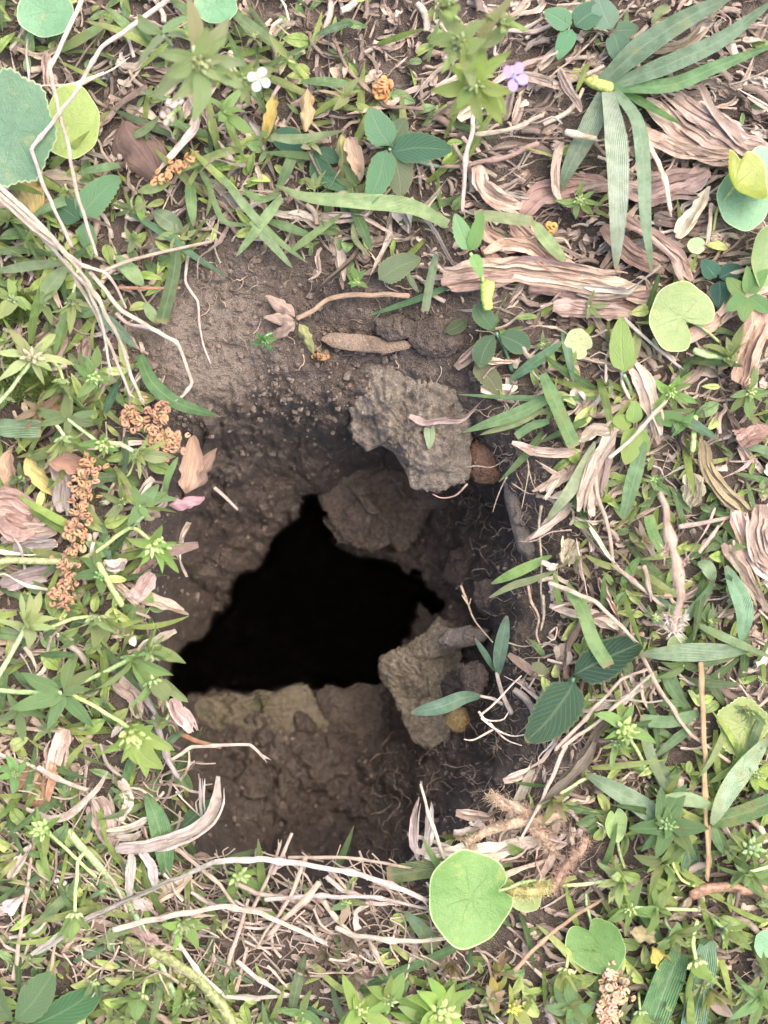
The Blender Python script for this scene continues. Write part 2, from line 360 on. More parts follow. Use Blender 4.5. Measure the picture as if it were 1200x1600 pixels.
def lines(a, b, fa, fb, fine, coarse):
    L = list(np.arange(a, fa, coarse)) + list(np.arange(fa, fb, fine)) + list(np.arange(fb, b + 1, coarse))
    lo, hi, k = [], [], 40.0; p = a
    for i in range(13): p -= k; k *= 1.75; lo.append(p)
    k = 40.0; p = L[-1]
    for i in range(13): p += k; k *= 1.75; hi.append(p)
    return np.array(lo[::-1] + L + hi)
gx = lines(-260, 1460, 200, 910, 2.0, 7.0); gy = lines(-260, 1860, 380, 1420, 2.0, 7.0)
GX, GY = np.meshgrid(gx, gy)
inner = (np.abs(GX - 600) < 900) & (np.abs(GY - 800) < 1100)
D = base_depth(np.clip(GX, -300, 1500), np.clip(GY, -300, 1900))
bs = sdf(np.clip(GX, -300, 1500), np.clip(GY, -300, 1900), BARE)
D = D * sstep(-110, -20, bs)
D = np.maximum(D, -6)
D = D * (1 + 1.25 * sstep(30, 150, D))
inside = sstep(-60, 40, bs)
deep = sstep(15, 120, D)
D += fbm2(GX / 95, GY / 95, 3, 3) * (7 + 30 * deep)
f1, f2, idv = worley2(GX / 46 + fbm2(GX / 40, GY / 40, 9, 2) * .25, GY / 46 + fbm2(GX / 40, GY / 40, 19, 2) * .25, 5)
D -= np.sqrt(np.clip(.36 - f1 * f1, 0, 1)) * 34 * deep * (idv > .35) * (.5 + idv)
f1, f2, idv = worley2(GX / 19 + 3.3, GY / 19, 15)
D -= np.sqrt(np.clip(.30 - f1 * f1, 0, 1)) * 20 * (.3 + .7 * deep) * (idv > .4)
f1, f2, idv = worley2(GX / 9 + 1.7, GY / 9, 25)
D -= np.sqrt(np.clip(.28 - f1 * f1, 0, 1)) * (5 + 8 * deep) * (.5 + .5 * inside) * (idv > .5)
D += fbm2(GX / 17, GY / 17, 33, 3) * (4.5 + 7 * deep) * (.4 + .6 * inside)
osd = sdf(GX, GY, OPEN) + fbm2(GX / 34, GY / 34, 44, 4) * 11
D = D + sstep(-14, 0, osd) * 22 + sstep(0, 6, osd) * 800 + sstep(3, 12, osd) * 2800
GD = D
def ground_z(x, y):
    x = np.atleast_1d(np.asarray(x, float)); y = np.atleast_1d(np.asarray(y, float))
    i = np.clip(np.searchsorted(gx, x) - 1, 0, len(gx) - 2); j = np.clip(np.searchsorted(gy, y) - 1, 0, len(gy) - 2)
    tx = (x - gx[i]) / (gx[i + 1] - gx[i]); ty = (y - gy[j]) / (gy[j + 1] - gy[j])
    d = GD[j, i] * (1 - tx) * (1 - ty) + GD[j, i + 1] * tx * (1 - ty) + GD[j + 1, i] * (1 - tx) * ty + GD[j + 1, i + 1] * tx * ty
    return -d
def gz(x, y): return float(ground_z(x, y)[0])
V = Wa(np.stack([GX.ravel(), GY.ravel(), -GD.ravel()], 1))
nx, ny = len(gx), len(gy)
idx = np.arange(nx * ny).reshape(ny, nx)
Q = np.stack([idx[:-1, :-1], idx[1:, :-1], idx[1:, 1:], idx[:-1, 1:]], -1).reshape(-1, 4)
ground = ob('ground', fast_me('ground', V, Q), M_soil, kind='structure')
ground['label'] = 'bare brown soil with an open burrow going down into it'

# ------------------------------------------------------------------ rocks and stones
def zs(z):
    d = -z; t = min(max((d - 30) / 120.0, 0), 1); return -d * (1 + 1.25 * t * t * (3 - 2 * t))
def rock(name, poly, ztop, thick, mat, label, cat='rock', seed=1, slope=(0, 0), droop=25, chip=9, rough=4.0, na=200, nr=64, color=None, group=None):
    ztop = zs(ztop)
    if cat != 'rock': na, nr = min(na, 96), min(nr, 32)
    P = np.array(poly, float); c = P.mean(0)
    th = np.linspace(0, 2 * np.pi, na, endpoint=False); rad = np.zeros(na)
    for k, t in enumerate(th):
        d = np.array([math.cos(t), math.sin(t)]); best = 4
        for i in range(len(P)):
            a, b_ = P[i] - c, P[(i + 1) % len(P)] - c; e = b_ - a
            den = d[0] * e[1] - d[1] * e[0]
            if abs(den) < 1e-9: continue
            s_ = (a[0] * e[1] - a[1] * e[0]) / den; u_ = (a[0] * d[1] - a[1] * d[0]) / den
            if s_ > 0 and -1e-6 <= u_ <= 1 + 1e-6: best = max(best, s_)
        rad[k] = best
    rings = []
    nt_ = int(nr * .6)
    for i in range(1, nt_ + 1):
        f = i / nt_; rings.append((f, -droop * f ** 3.2))
    for i in range(1, nr - nt_ + 1):
        f = i / (nr - nt_); rings.append((1 - .30 * f ** 2, -droop - thick * f))
    pts = [(c[0], c[1], 0.0)]
    for f, dz in rings:
        for k in range(na): pts.append((c[0] + rad[k] * f * math.cos(th[k]), c[1] + rad[k] * f * math.sin(th[k]), dz))
    pts = np.array(pts)
    rs = np.random.RandomState(seed); size = rad.mean()
    q = pts.copy(); q[:, :2] -= c
    seeds = rs.uniform(-1.2, 1.2, (26, 3)) * np.array([size, size, thick * .6]) ; vecs = rs.normal(0, 1, (26, 3))
    dd = ((q[:, None] - seeds[None]) ** 2).sum(-1); near = dd.argmin(1)
    off = ((q - seeds[near]) * vecs[near]).sum(1) / max(size, 20)
    n3 = fbm3(q, 1 / 40.0, seed, 4); n4 = fbm3(q, 1 / 11.0, seed + 9, 3)
    out = q.copy(); out[:, 2] = 0; L = np.maximum(np.hypot(out[:, 0], out[:, 1]), 1e-6)[:, None]; out = out / L
    rr = np.hypot(q[:, 0], q[:, 1]) / size; up = np.exp(-(np.maximum(rr - .55, 0) / .3) ** 2); side = 1 - up
    disp = np.clip(off, -1.2, 1.2) * chip + n3 * rough * 1.3 + n4 * rough * .7
    dz = disp * up; dxy = np.clip(disp, -9, 6) * side * .7
    n5 = fbm3(q, 1 / 4.5, seed + 19, 3); dz = dz + n5 * rough * .38 * up; dxy = dxy + n5 * rough * .38 * side
    q[:, 2] += dz + q[:, 0] * slope[0] + q[:, 1] * slope[1]
    q[:, :2] += out[:, :2] * dxy[:, None]
    P3 = np.stack([q[:, 0] + c[0], q[:, 1] + c[1], q[:, 2] + ztop], 1)
    F = [(0, 1 + (k + 1) % na, 1 + k) for k in range(na)]
    for r_ in range(len(rings) - 1):
        a0, b0 = 1 + r_ * na, 1 + (r_ + 1) * na
        for k in range(na):
            k1 = (k + 1) % na; F.append((a0 + k, a0 + k1, b0 + k1, b0 + k))
    Vw = Wa(P3); o0 = Wa([(c[0], c[1], ztop)])[0]
    o = ob(name, me(name, Vw - o0, F), mat, loc=o0, color=color or (.3, .25, .2))
    return tag(o, label, cat, group)

MR_tan = rock_mat('tan_rock', (.095, .078, .067), (.175, .146, .122), (.29, .25, .208), .32)
MR_dark = rock_mat('brown_rock', (.06, .047, .041), (.105, .083, .07), (.15, .12, .10), .5)
MR_yel = rock_mat('yellow_rock', (.11, .089, .068), (.20, .165, .122), (.30, .255, .195), .25)
MR_slab = rock_mat('mossy_slab', (.10, .083, .063), (.15, .125, .095), (.20, .168, .13), .12, .65)
MR_grey = rock_mat('grey_stone', (.11, .092, .083), (.165, .138, .125), (.22, .19, .17), .5)
MR_red = rock_mat('red_stone', (.09, .05, .036), (.15, .08, .055), (.21, .12, .085), .5)
MR_flat = rock_mat('flat_stone', (.15, .11, .085), (.22, .16, .12), (.28, .21, .165), .45)
rock('rock', [(560,556),(548,590),(547,620),(547,650),(541,668),(550,688),(572,707),(596,696),(616,708),(636,742),(642,760),(670,764),(702,769),(726,754),(734,734),(730,700),(742,650),(746,596),(724,562),(668,548),(606,546)], -50, 170, MR_tan, 'large jagged tan rock jutting over the burrow from above', seed=4, slope=(.10,-.20), droop=24, chip=26, rough=10)
rock('rock', [(500,530),(520,520),(560,522),(602,528),(648,534),(640,545),(602,552),(560,550),(522,543)], -8, 40, MR_flat, 'thin flat tan stone edge set in the soil above the jagged rock', 'stone', seed=8, droop=6, chip=3, rough=1.5)
rock('pebble', [(727,705),(734,690),(755,685),(775,697),(784,720),(786,745),(772,758),(748,757),(731,742)], -62, 60, MR_red, 'rounded reddish brown pebble wedged beside the jagged rock', 'pebble', seed=12, droop=26, chip=5, rough=2.5)
rock('rock', [(500,768),(506,738),(548,724),(640,728),(700,752),(706,792),(668,800),(652,838),(625,868),(612,850),(580,862),(556,852),(532,846),(508,812)], -215, 170, MR_dark, 'dark lumpy rock inside the burrow just above the black opening', seed=24, slope=(-.15,-.45), droop=22, chip=26, rough=9)
rock('rock', [(596,1030),(622,1014),(660,990),(684,966),(706,980),(722,1010),(722,1060),(716,1120),(700,1160),(672,1174),(646,1152),(626,1112),(606,1078),(594,1052)], -150, 190, MR_yel, 'yellowish tan rock with a slanting face right of the black opening', seed=33, slope=(.55,-.05), droop=18, chip=24, rough=9)
rock('rock', [(286,1100),(306,1086),(330,1090),(356,1081),(385,1086),(404,1077),(430,1081),(455,1069),(482,1068),(499,1088),(512,1130),(504,1165),(460,1182),(400,1185),(330,1170),(296,1140)], -268, 190, MR_slab, 'brown slab with green moss forming the lower lip of the black opening', 'rock', seed=41, slope=(.02,-.10), droop=26, chip=20, rough=12)
rock('rock', [(496,1084),(515,1070),(538,1076),(560,1066),(588,1072),(606,1062),(630,1108),(640,1150),(600,1180),(540,1180),(508,1140)], -285, 150, MR_dark, 'dark earthy rock at the lower lip between the mossy slab and yellowish rock', 'rock', seed=43, slope=(0,.10), droop=30, chip=9, rough=7)
rock('rock', [(788,748),(803,752),(817,790),(832,830),(842,868),(828,880),(808,858),(797,815),(789,780)], -55, 110, MR_grey, 'smooth grey stone poking out of the right burrow wall', 'stone', seed=52, slope=(.3,0), droop=16, chip=4, rough=2)
rock('rock', [(686,1000),(700,985),(730,978),(768,984),(755,1004),(722,1012),(694,1012)], -112, 60, MR_grey, 'small pale flat stone lying on top of the yellowish rock', 'stone', seed=55, slope=(.3,0), droop=12, chip=5, rough=2)
rock('pebble', [(698,1112),(712,1104),(728,1108),(734,1125),(726,1142),(708,1144),(698,1130)], -105, 40, rock_mat('ochre_pebble', (.15,.10,.045), (.22,.155,.07), (.27,.2,.10), .5), 'small ochre pebble below the bluish seedling on the right wall', 'pebble', seed=57, droop=12, chip=3, rough=2)
rock('clod', [(640,505),(680,492),(720,505),(728,540),(700,560),(660,558),(636,535)], 6, 50, M_soil, 'rounded brown soil clod above the jagged rock', 'soil clod', seed=61, droop=16, chip=6, rough=5)
rock('clod', [(590,500),(622,488),(648,505),(640,528),(608,532),(588,520)], 6, 40, M_soil, 'small soil clod resting above the flat tan stone', 'soil clod', seed=62, droop=12, chip=5, rough=4)
rock('clod', [(845,640),(880,632),(900,660),(885,690),(850,685)], 14, 40, M_soil, 'dark soil clod under the bright grass blade right of the pebble', 'soil clod', seed=63, droop=14, chip=5, rough=4)
rock('clod', [(720,1035),(748,1030),(762,1055),(755,1090),(728,1092),(716,1064)], -85, 60, M_soil, 'square soil clod beside the yellowish rock', 'soil clod', seed=64, droop=16, chip=8, rough=5, slope=(.4,0))
rock('clod', [(700,860),(735,850),(760,875),(752,910),(720,925),(696,900)], -180, 70, M_soil, 'soil clod at the right tip of the black opening', 'soil clod', seed=68, droop=18, chip=7, rough=6, slope=(.4,-.1))
rock('clod', [(745,905),(780,900),(800,925),(790,955),(757,960),(738,935)], -105, 60, M_soil, 'dull soil clod on the right wall under the forked rootlet', 'soil clod', seed=69, droop=16, chip=7, rough=5, slope=(.4,0))
rock('pebble', [(132,110),(150,98),(172,104),(178,122),(162,138),(140,134)], 10, 30, rock_mat('slate_pebble', (.06,.06,.065), (.1,.1,.11), (.14,.14,.15), .1), 'dark slate pebble in brown litter above the yellow green round leaf', 'pebble', seed=71, droop=10, chip=3, rough=2)
rock('pebble', [(228,362),(248,355),(262,372),(256,398),(238,402),(226,385)], 6, 24, rock_mat('pale_pebble', (.3,.28,.25), (.42,.4,.37), (.5,.48,.46), .2), 'pale speckled pebble at the upper left edge of the bare soil', 'pebble', seed=72, droop=9, chip=3, rough=2)
for (px_, py_, r_, zt, lab, mt) in [(508,552,8,-30,'tiny orange tan pebble left of the flat stone',None),(497,545,7,-26,'smallest orange tan pebble left of the flat stone',None)]:
    pl = [(px_ + r_ * math.cos(a) * R.uniform(.8, 1.2), py_ + r_ * math.sin(a) * R.uniform(.8, 1.2)) for a in np.linspace(0, 6.28, 8)[:-1]]
    rock('pebble', pl, zt, 14, MR_flat, lab, 'pebble', seed=80 + int(r_), droop=5, chip=2, rough=1, na=30, nr=12)

# crumbs of soil strewn over the bare earth
def crumbs():
    ico = [(0,0,1),(.89,0,.45),(.28,.85,.45),(-.72,.53,.45),(-.72,-.53,.45),(.28,-.85,.45),(.72,.53,-.45),(-.28,.85,-.45),(-.89,0,-.45),(-.28,-.85,-.45),(.72,-.53,-.45),(0,0,-1)]
    fc = [(0,1,2),(0,2,3),(0,3,4),(0,4,5),(0,5,1),(1,6,2),(2,7,3),(3,8,4),(4,9,5),(5,10,1),(2,6,7),(3,7,8),(4,8,9),(5,9,10),(1,10,6),(11,7,6),(11,8,7),(11,9,8),(11,10,9),(11,6,10)]
    ico = np.array(ico); fc = np.array(fc); rs = np.random.RandomState(3); Vs, Fs, Cs = [], [], []; n = 0
    N = 26000; x = rs.uniform(180, 960, N); y = rs.uniform(350, 1440, N)
    b_ = sdf(x, y, BARE); o_ = sdf(x, y, OPEN); p_ = rs.rand(N); z = ground_z(x, y)
    keep = (b_ > -45) & (o_ < -6) & (p_ < (.34 * sstep(-45, 10, b_) + .05) * (1 - .62 * sstep(60, 200, -z))) & (vn2(x / 60, y / 60, 77) + rs.uniform(-.6, .6, N) > -.15)
    for i in np.nonzero(keep)[0]:
        s_ = 1.6 + 5.2 * rs.rand() ** 3.5
        v = ico * rs.uniform(.65, 1.25, (12, 1)) * rs.uniform(.7, 1.2, 3) * s_
        p0 = W(x[i], y[i], z[i] + s_ * .35)
        Vs.append(v * S + p0); Fs.append(fc + n); n += 12
        t = rs.rand(); Cs.append(np.tile(np.array([.075, .055, .044]) * (1 - t) + np.array([.105, .083, .072]) * t, (12, 1)) * rs.uniform(.8, 1.15))
    V = np.concatenate(Vs); F = np.concatenate(Fs)
    o = ob('soil_crumbs', fast_me('soil_crumbs', V, F, colr=np.concatenate(Cs), smooth=False), M_crumb, kind='stuff'); o['label'] = 'loose brown soil crumbs strewn over the bare earth'
crumbs()
# ------------------------------------------------------------------ plant and litter builders (working in grid units, 0.15 mm)
def spline(P, n):
    P = np.asarray(P, float)
    if len(P) == 2:
        t = np.linspace(0, 1, n)[:, None]; return P[0] * (1 - t) + P[1] * t
    Q = np.vstack([2 * P[0] - P[1], P, 2 * P[-1] - P[-2]])
    seg = np.hypot(*(P[1:, :2] - P[:-1, :2]).T) + 1e-6; cum = np.concatenate([[0], np.cumsum(seg)]); ts = np.linspace(0, cum[-1], n)
    out = np.zeros((n, P.shape[1]))
    for i, t in enumerate(ts):
        k = min(max(np.searchsorted(cum, t, 'right') - 1, 0), len(P) - 2); u = (t - cum[k]) / seg[k]
        p0, p1, p2, p3 = Q[k], Q[k + 1], Q[k + 2], Q[k + 3]
        out[i] = .5 * ((2 * p1) + (-p0 + p2) * u + (2 * p0 - 5 * p1 + 4 * p2 - p3) * u * u + (-p0 + 3 * p1 - 3 * p2 + p3) * u ** 3)
    return out

def kinked(P, n, sharp=.72, wob=0.0):
    P = np.asarray(P, float); A = spline(P, n)
    seg = np.hypot(*(P[1:, :2] - P[:-1, :2]).T) + 1e-6; cum = np.concatenate([[0], np.cumsum(seg)]); ts = np.linspace(0, cum[-1], n)
    B = np.stack([np.interp(ts, cum, P[:, j]) for j in range(3)], 1); o = A * (1 - sharp) + B * sharp
    if wob:
        q = R.random() * 90; o[:, 0] += wob * vn2(ts / 26 + q, ts * 0); o[:, 1] += wob * vn2(ts / 26 + q, ts * 0 + 9.5)
    return o
def join(parts):
    Vs, Fs, Us, n = [], [], [], 0
    for V, F, UV in parts:
        Vs.append(V); Us.append(UV); Fs += [tuple(int(i) + n for i in f) for f in F]; n += len(V)
    return np.vstack(Vs), Fs, np.vstack(Us)
def fibres(P, w, twist=0, roll=0, rng=None, nf=None, ragged=.38):
    """a shred of dead grass: several narrow fibres running side by side with ragged ends"""
    rng = rng or R; n = len(P); t = np.linspace(0, 1, n); nf = nf or int(min(13, max(2, w / 2.7))); T, s, N = frames(P, roll, twist); out = []
    if w > 11:      # the flattened sheath under the loose fibres
        V, F, UV = ribbon(P - N * w * .06, w * .82 * np.minimum(1, .5 + 4 * t) * np.minimum(1, .3 + 4 * (1 - t)) * (1 + .22 * vn2(t * 9 + rng.random() * 50, t * 0)), roll, twist, .12, .1, m=6, wave=w * .04); UV[:, 1] = UV[:, 1] * 3 + 10 * rng.randint(0, 40) + 1; out.append((V, F, UV)); nf = max(3, int(nf * .7))
    for i in range(nf):
        u = ((i + .5) / nf - .5) * 2 + rng.uniform(-.12, .12); a, b_ = int(n * rng.random() * ragged), n - int(n * rng.random() * ragged); b_ = max(b_, a + 4); b_ = min(b_, n); a = max(0, min(a, b_ - 4))
        fw = w / nf * rng.choice([.8, 1.1, 1.5, 2.4]); q = rng.random() * 90
        off = u * w / 2 * (1 + .35 * vn2(t * 3 + q, t * 0)) + rng.uniform(-.32, .32) * w * (t - .5) + rng.uniform(-.5, .5) * w * np.clip(t - .7, 0, 1) * 2
        Q = P + s * off[:, None] + N * (rng.uniform(-.10, .10) * w + abs(u) * .12 * w + .08 * w * vn2(t * 4 + q, t * 0))[:, None]
        ww = fw * (np.minimum(1, .35 + 5 * t[a:b_] - 5 * t[a]) * np.minimum(1, .25 + 6 * (t[b_ - 1] - t[a:b_]))) * (1 + .25 * vn2(t[a:b_] * 14 + q, t[a:b_] * 0))
        V, F, UV = ribbon(Q[a:b_], np.maximum(ww, .6), roll + rng.uniform(-30, 30), twist, rng.choice([.3, .5, -.3]), 0, m=3); UV[:, 0] = UV[:, 0] * .5 + rng.random() * .5; UV[:, 1] = UV[:, 1] * 3 + 10 * rng.randint(0, 40) + 1
        out.append((V, F, UV))
    return join(out)
def frames(P, roll=0.0, twist=0.0):
    T = np.gradient(P, axis=0); T /= np.linalg.norm(T, axis=1)[:, None] + 1e-12
    up = np.array([0, 0, 1.0]); side = np.cross(T, up); L = np.linalg.norm(side, axis=1)
    side = np.where(L[:, None] > .12, side / (L[:, None] + 1e-9), 0)
    last = None
    for i in range(len(P)):
        if L[i] <= .12:
            s_ = last if last is not None else np.array([1.0, 0, 0])
            s_ = s_ - T[i] * (s_ @ T[i]); side[i] = s_ / (np.linalg.norm(s_) + 1e-9)
        last = side[i]
    N = np.cross(side, T)
    a = np.radians(roll + twist * np.linspace(0, 1, len(P)))[:, None]
    return T, side * np.cos(a) + N * np.sin(a), -side * np.sin(a) + N * np.cos(a)

def ribbon(P, w, roll=0, twist=0, fold=0.0, curl=0.0, m=5, thick=0.0, wave=0.0, seed=0):
    n = len(P); T, s, N = frames(P, roll, twist); w = np.broadcast_to(np.asarray(w, float), (n,))
    us = np.linspace(-1, 1, m)
    V = np.zeros((n, m, 3)); UV = np.zeros((n, m, 2)); tt = np.linspace(0, 1, n)
    for j, u in enumerate(us):
        off = u * w / 2; h = fold * abs(u) * w / 2 + curl * (u * u) * w / 2
        if wave: h = h + wave * np.sin(tt * 9 + seed + u * 2.0) * abs(u)
        V[:, j] = P + s * off[:, None] + N * h[:, None]; UV[:, j, 0] = (u + 1) / 2; UV[:, j, 1] = tt
    idx = np.arange(n * m).reshape(n, m)
    Q = np.stack([idx[:-1, :-1], idx[:-1, 1:], idx[1:, 1:], idx[1:, :-1]], -1).reshape(-1, 4)
    return V.reshape(-1, 3), Q, UV.reshape(-1, 2)

def tube(P, r, k=6, flat=1.0):
    n = len(P); T, s, N = frames(P); r = np.broadcast_to(np.asarray(r, float), (n,))
    a = np.linspace(0, 2 * np.pi, k, endpoint=False)
    V = P[:, None] + s[:, None] * (np.cos(a)[None, :, None] * r[:, None, None]) + N[:, None] * (np.sin(a)[None, :, None] * r[:, None, None] * flat)
    UV = np.zeros((n, k, 2)); UV[:, :, 0] = np.abs(np.linspace(-1, 1, k))[None]; UV[:, :, 1] = np.linspace(0, 1, n)[:, None]
    V = V.reshape(-1, 3); UV = UV.reshape(-1, 2)
    idx = np.arange(n * k).reshape(n, k); nx_ = np.roll(idx, -1, 1)
    Q = np.stack([idx[:-1], nx_[:-1], nx_[1:], idx[1:]], -1).reshape(-1, 4)
    # end caps
    V = np.vstack([V, P[0] - T[0] * r[0] * .5, P[-1] + T[-1] * r[-1] * .5]); UV = np.vstack([UV, [[.5, 0]], [[.5, 1]]])
    c0, c1 = n * k, n * k + 1
    q0 = np.stack([np.full(k, c0), nx_[0], idx[0], np.full(k, c0)], -1); q1 = np.stack([np.full(k, c1), idx[-1], nx_[-1], np.full(k, c1)], -1)
    F = [tuple(q) for q in Q] + [tuple(q[:3]) for q in q0] + [tuple(q[:3]) for q in q1]
    return V, F, UV

def lift(pts, z0=None):
    """(x,y) or (x,y,z above the surrounding ground) -> full 3D control points"""
    out = []
    for p in pts:
        out.append((p[0], p[1], p[2] if len(p) > 2 else (z0 if z0 is not None else 20)))
    return np.array(out, float)

def prof(kind, t):
    if kind == 'blade': return np.minimum(1, .55 + 1.6 * t) * np.clip(1 - t ** 3.2, 0, 1) ** .8
    if kind == 'lens': return np.clip(np.sin(np.pi * np.clip(t * .96 + .02, 0, 1)), 0, 1) ** .62
    if kind == 'cut': return np.minimum(1, .6 + 1.6 * t) * np.where(t > .97, .85, 1)
    if kind == 'strip': return np.minimum(1, .45 + 3 * t) * np.minimum(1, .4 + 4 * (1 - t)) * (1 + .12 * np.sin(t * 11))
    return np.ones_like(t)

def flat_thing(name, label, cat, pts, w, color, mat, kind='blade', z=20, roll=None, twist=0, fold=.25, curl=0, group=None, parent=None, rag=0.0, seed=None):
    c = lift(pts, z); n = max(10, int(np.hypot(*(c[1:, :2] - c[:-1, :2]).T).sum() / 7)); n = min(n, 60)
    P = spline(c, n); t = np.linspace(0, 1, n); k = (H - P[:, 2]) / H
    if mat is M_straw:
        P = kinked(c, n, .3, w * .12); V, F, UV = fibres(P, w * .95, twist, roll if roll is not None else R.uniform(-25, 25)); Vw = Wa(V); o0 = Wa(P[:1])[0] if parent is None else np.array(parent.location)
        o = ob(name, me(name, Vw - o0, F, UV), mat, parent=parent, color=color, loc=None if parent is not None else o0)
        if parent is None: tag(o, label, cat, group)
        return o
    ww = w * prof(kind, t)
    sd_ = R.random() * 100 if seed is None else seed
    if rag: ww = ww * (1 + rag * vn2(t * 9 + sd_, t * 0 + sd_))
    if roll is None: roll = R.uniform(-25, 25)
    V, Q, UV = ribbon(P, ww, roll, twist, fold, curl, m=7 if w > 14 else 5, wave=w * .03, seed=sd_)
    Vw = Wa(V); o0 = Wa(P[:1])[0]
    if parent is not None: o0 = np.array(parent.location)
    o = ob(name, fast_me(name, Vw - o0, Q, UV), mat, parent=parent, color=color, loc=None if parent is not None else o0)
    if parent is None: tag(o, label, cat, group)
    return o

def stalk_mesh(pts, r, z=20, nodes=(), taper=.7, k=7, flat=.8, jag=.04, n=None):
    c = lift(pts, z); L = np.hypot(*(c[1:, :2] - c[:-1, :2]).T).sum(); n = n or min(max(10, int(L / 6)), 80)
    P = kinked(c, n, .0 if k == 5 else (.9 if nodes else .45), .0 if k == 5 else r * .35); t = np.linspace(0, 1, n)
    if nodes: r = r * .74
    rr = r * (1 + (taper - 1) * t); sd_ = R.random() * 50
    for q in nodes: rr = rr * (1 + .5 * np.exp(-((t - q) * L / (r * 1.6)) ** 2))
    rr = rr * (1 + jag * 3 * vn2(t * L / 22 + sd_, t * 0))
    V, F, UV = tube(P, rr, k, flat); UV[:, 1] *= L / 60
    if nodes and r > 3:      # peeling fibres and a frayed end
        ps = [(V, F, UV)]
        for q in range(4):
            if q < 3: i0, dr = n - 2, P[-1] - P[-4]
            else: i0 = R.randrange(2, n - 5); dr = P[i0 + 3] - P[i0]
            dr = dr / (np.linalg.norm(dr) + 1e-9) + np.array([R.uniform(-.35, .35), R.uniform(-.35, .35), R.uniform(0, .3)]); l = R.uniform(6, 16)
            off = np.array([R.uniform(-.5, .5), R.uniform(-.5, .5), .2]) * r
            ps.append(ribbon(np.array([P[i0] + off + dr * l * t_ for t_ in (0, .35, .7, 1)]), np.array([.8, .7, .45, .1]) * r, R.uniform(-60, 60), 0, .3, 0, m=3))
        V, F, UV = join(ps)
    return V, F, UV, P
def stalk(name, label, cat, pts, r, color, mat=None, z=20, group=None, parent=None, **kw):
    V, F, UV, P = stalk_mesh(pts, r, z, **kw)
    Vw = Wa(V); o0 = Wa(P[:1])[0] if parent is None else np.array(parent.location)
    o = ob(name, me(name, Vw - o0, F, UV), mat or M_straw, parent=parent, color=color, loc=None if parent is not None else o0)
    if parent is None: tag(o, label, cat, group)
    return o

# ---- unit leaves: length 1 along +X, adaxial side +Z
def unit_leaf(name, width, shape, droop=.15, fold=.25, serr=0, n=14, m=7, seed=0, curlv=0.0, sag=1.0):
    rs = np.random.RandomState(seed); t = np.linspace(0, 1, n)
    if shape == 'lance': w = (np.sin(np.pi * t ** .8) ** .85) * np.minimum(1, .25 + 4 * t); w[-1] = 0.02
    elif shape == 'bract': w = np.minimum(1, .55 + 2 * t) * np.clip(1 - t ** 2.0, 0, 1) ** .8; w[-1] = .01
    elif shape == 'ovate': w = np.sin(np.pi * t ** .72) ** .62 * np.minimum(1, .12 + 7 * t); w[-1] = .06
    elif shape == 'obovate': w = np.sin(np.pi * t ** 1.25) ** .6 * np.minimum(1, .10 + 5 * t); w[-1] = .15
    elif shape == 'petal': w = np.sin(np.pi * np.clip(t * .9 + .03, 0, 1) ** 1.3) ** .7 * np.minimum(1, .3 + 2 * t); w[-1] = .35
    else: w = np.sin(np.pi * t)
    x = t.copy(); z = -droop * t ** 2 * sag
    P = np.stack([x, .22 * rs.uniform(-1, 1) * t ** 2 + .05 * vn2(t * 2 + seed, t * 0), z], 1)
    ww = width * w
    V, Q, UV = ribbon(P, ww, 0, 0, fold, curlv, m=m, wave=.02, seed=seed)
    if serr:
        V = V.reshape(n, m, 3)
        sg = 1 + serr * np.where(np.arange(n) % 2 == 0, 1, -1)[:, None] * (np.abs(np.linspace(-1, 1, m))[None] > .95)
        V[:, :, 1] = V[:, :, 1] * sg; V = V.reshape(-1, 3)
    return fast_me(name, V, Q, UV)
def basis(d, n, up=None):
    x = Vector(d).normalized(); z = Vector(n); z = (z - x * z.dot(x))
    if z.length < 1e-4: z = Vector((1, 0, 0)) - x * x.x
    z.normalize(); y = z.cross(x); return Matrix((x, y, z)).transposed()
def leaf_mw(loc, d, n, L, wscale=1.0):
    B = basis(d, n); M = Matrix.Translation(Vector(loc) * S) @ B.to_4x4() @ Matrix.Diagonal((L * S, L * S * wscale, L * S, 1)); return M

UL_lance = [unit_leaf('lance_leaf', (.30, .36, .27, .32, .40, .29)[i], 'lance', droop=(-.15, .12, .3, .5, .2, .05)[i], fold=.35, seed=i) for i in range(6)]
UL_bract = [unit_leaf('bract_leaf', .40, 'bract', droop=-.1 + .1 * i, fold=.35, seed=10 + i) for i in range(4)]
UL_ovate = [unit_leaf('ovate_leaf', .62, 'ovate', droop=.1 + .08 * i, fold=.18, serr=.05, n=22, seed=20 + i) for i in range(4)]
UL_obov = [unit_leaf('obovate_leaf', .66, 'obovate', droop=.1 + .08 * i, fold=.2, serr=.035, n=20, seed=30 + i) for i in range(4)]
UL_dead = [unit_leaf('dead_leaf', .6, 'ovate', droop=.05 + .2 * i, fold=-.25 + .35 * (i % 3), n=20, m=9, seed=70 + i, curlv=-.5 + .45 * (i % 4)) for i in range(5)]
for _m in UL_dead:
    for v_ in _m.vertices:
        v_.co.z += .07 * float(fbm2(np.array(v_.co.x * 5.0), np.array(v_.co.y * 7.0), 3, 3)); v_.co.y *= 1 + .25 * float(vn2(np.array(v_.co.x * 9.0), np.array(1.0 if v_.co.y > 0 else 5.0), 8))
UL_oval = [unit_leaf('oval_leaf', .74, 'ovate', droop=.1, fold=.12, n=16, seed=40 + i) for i in range(3)]
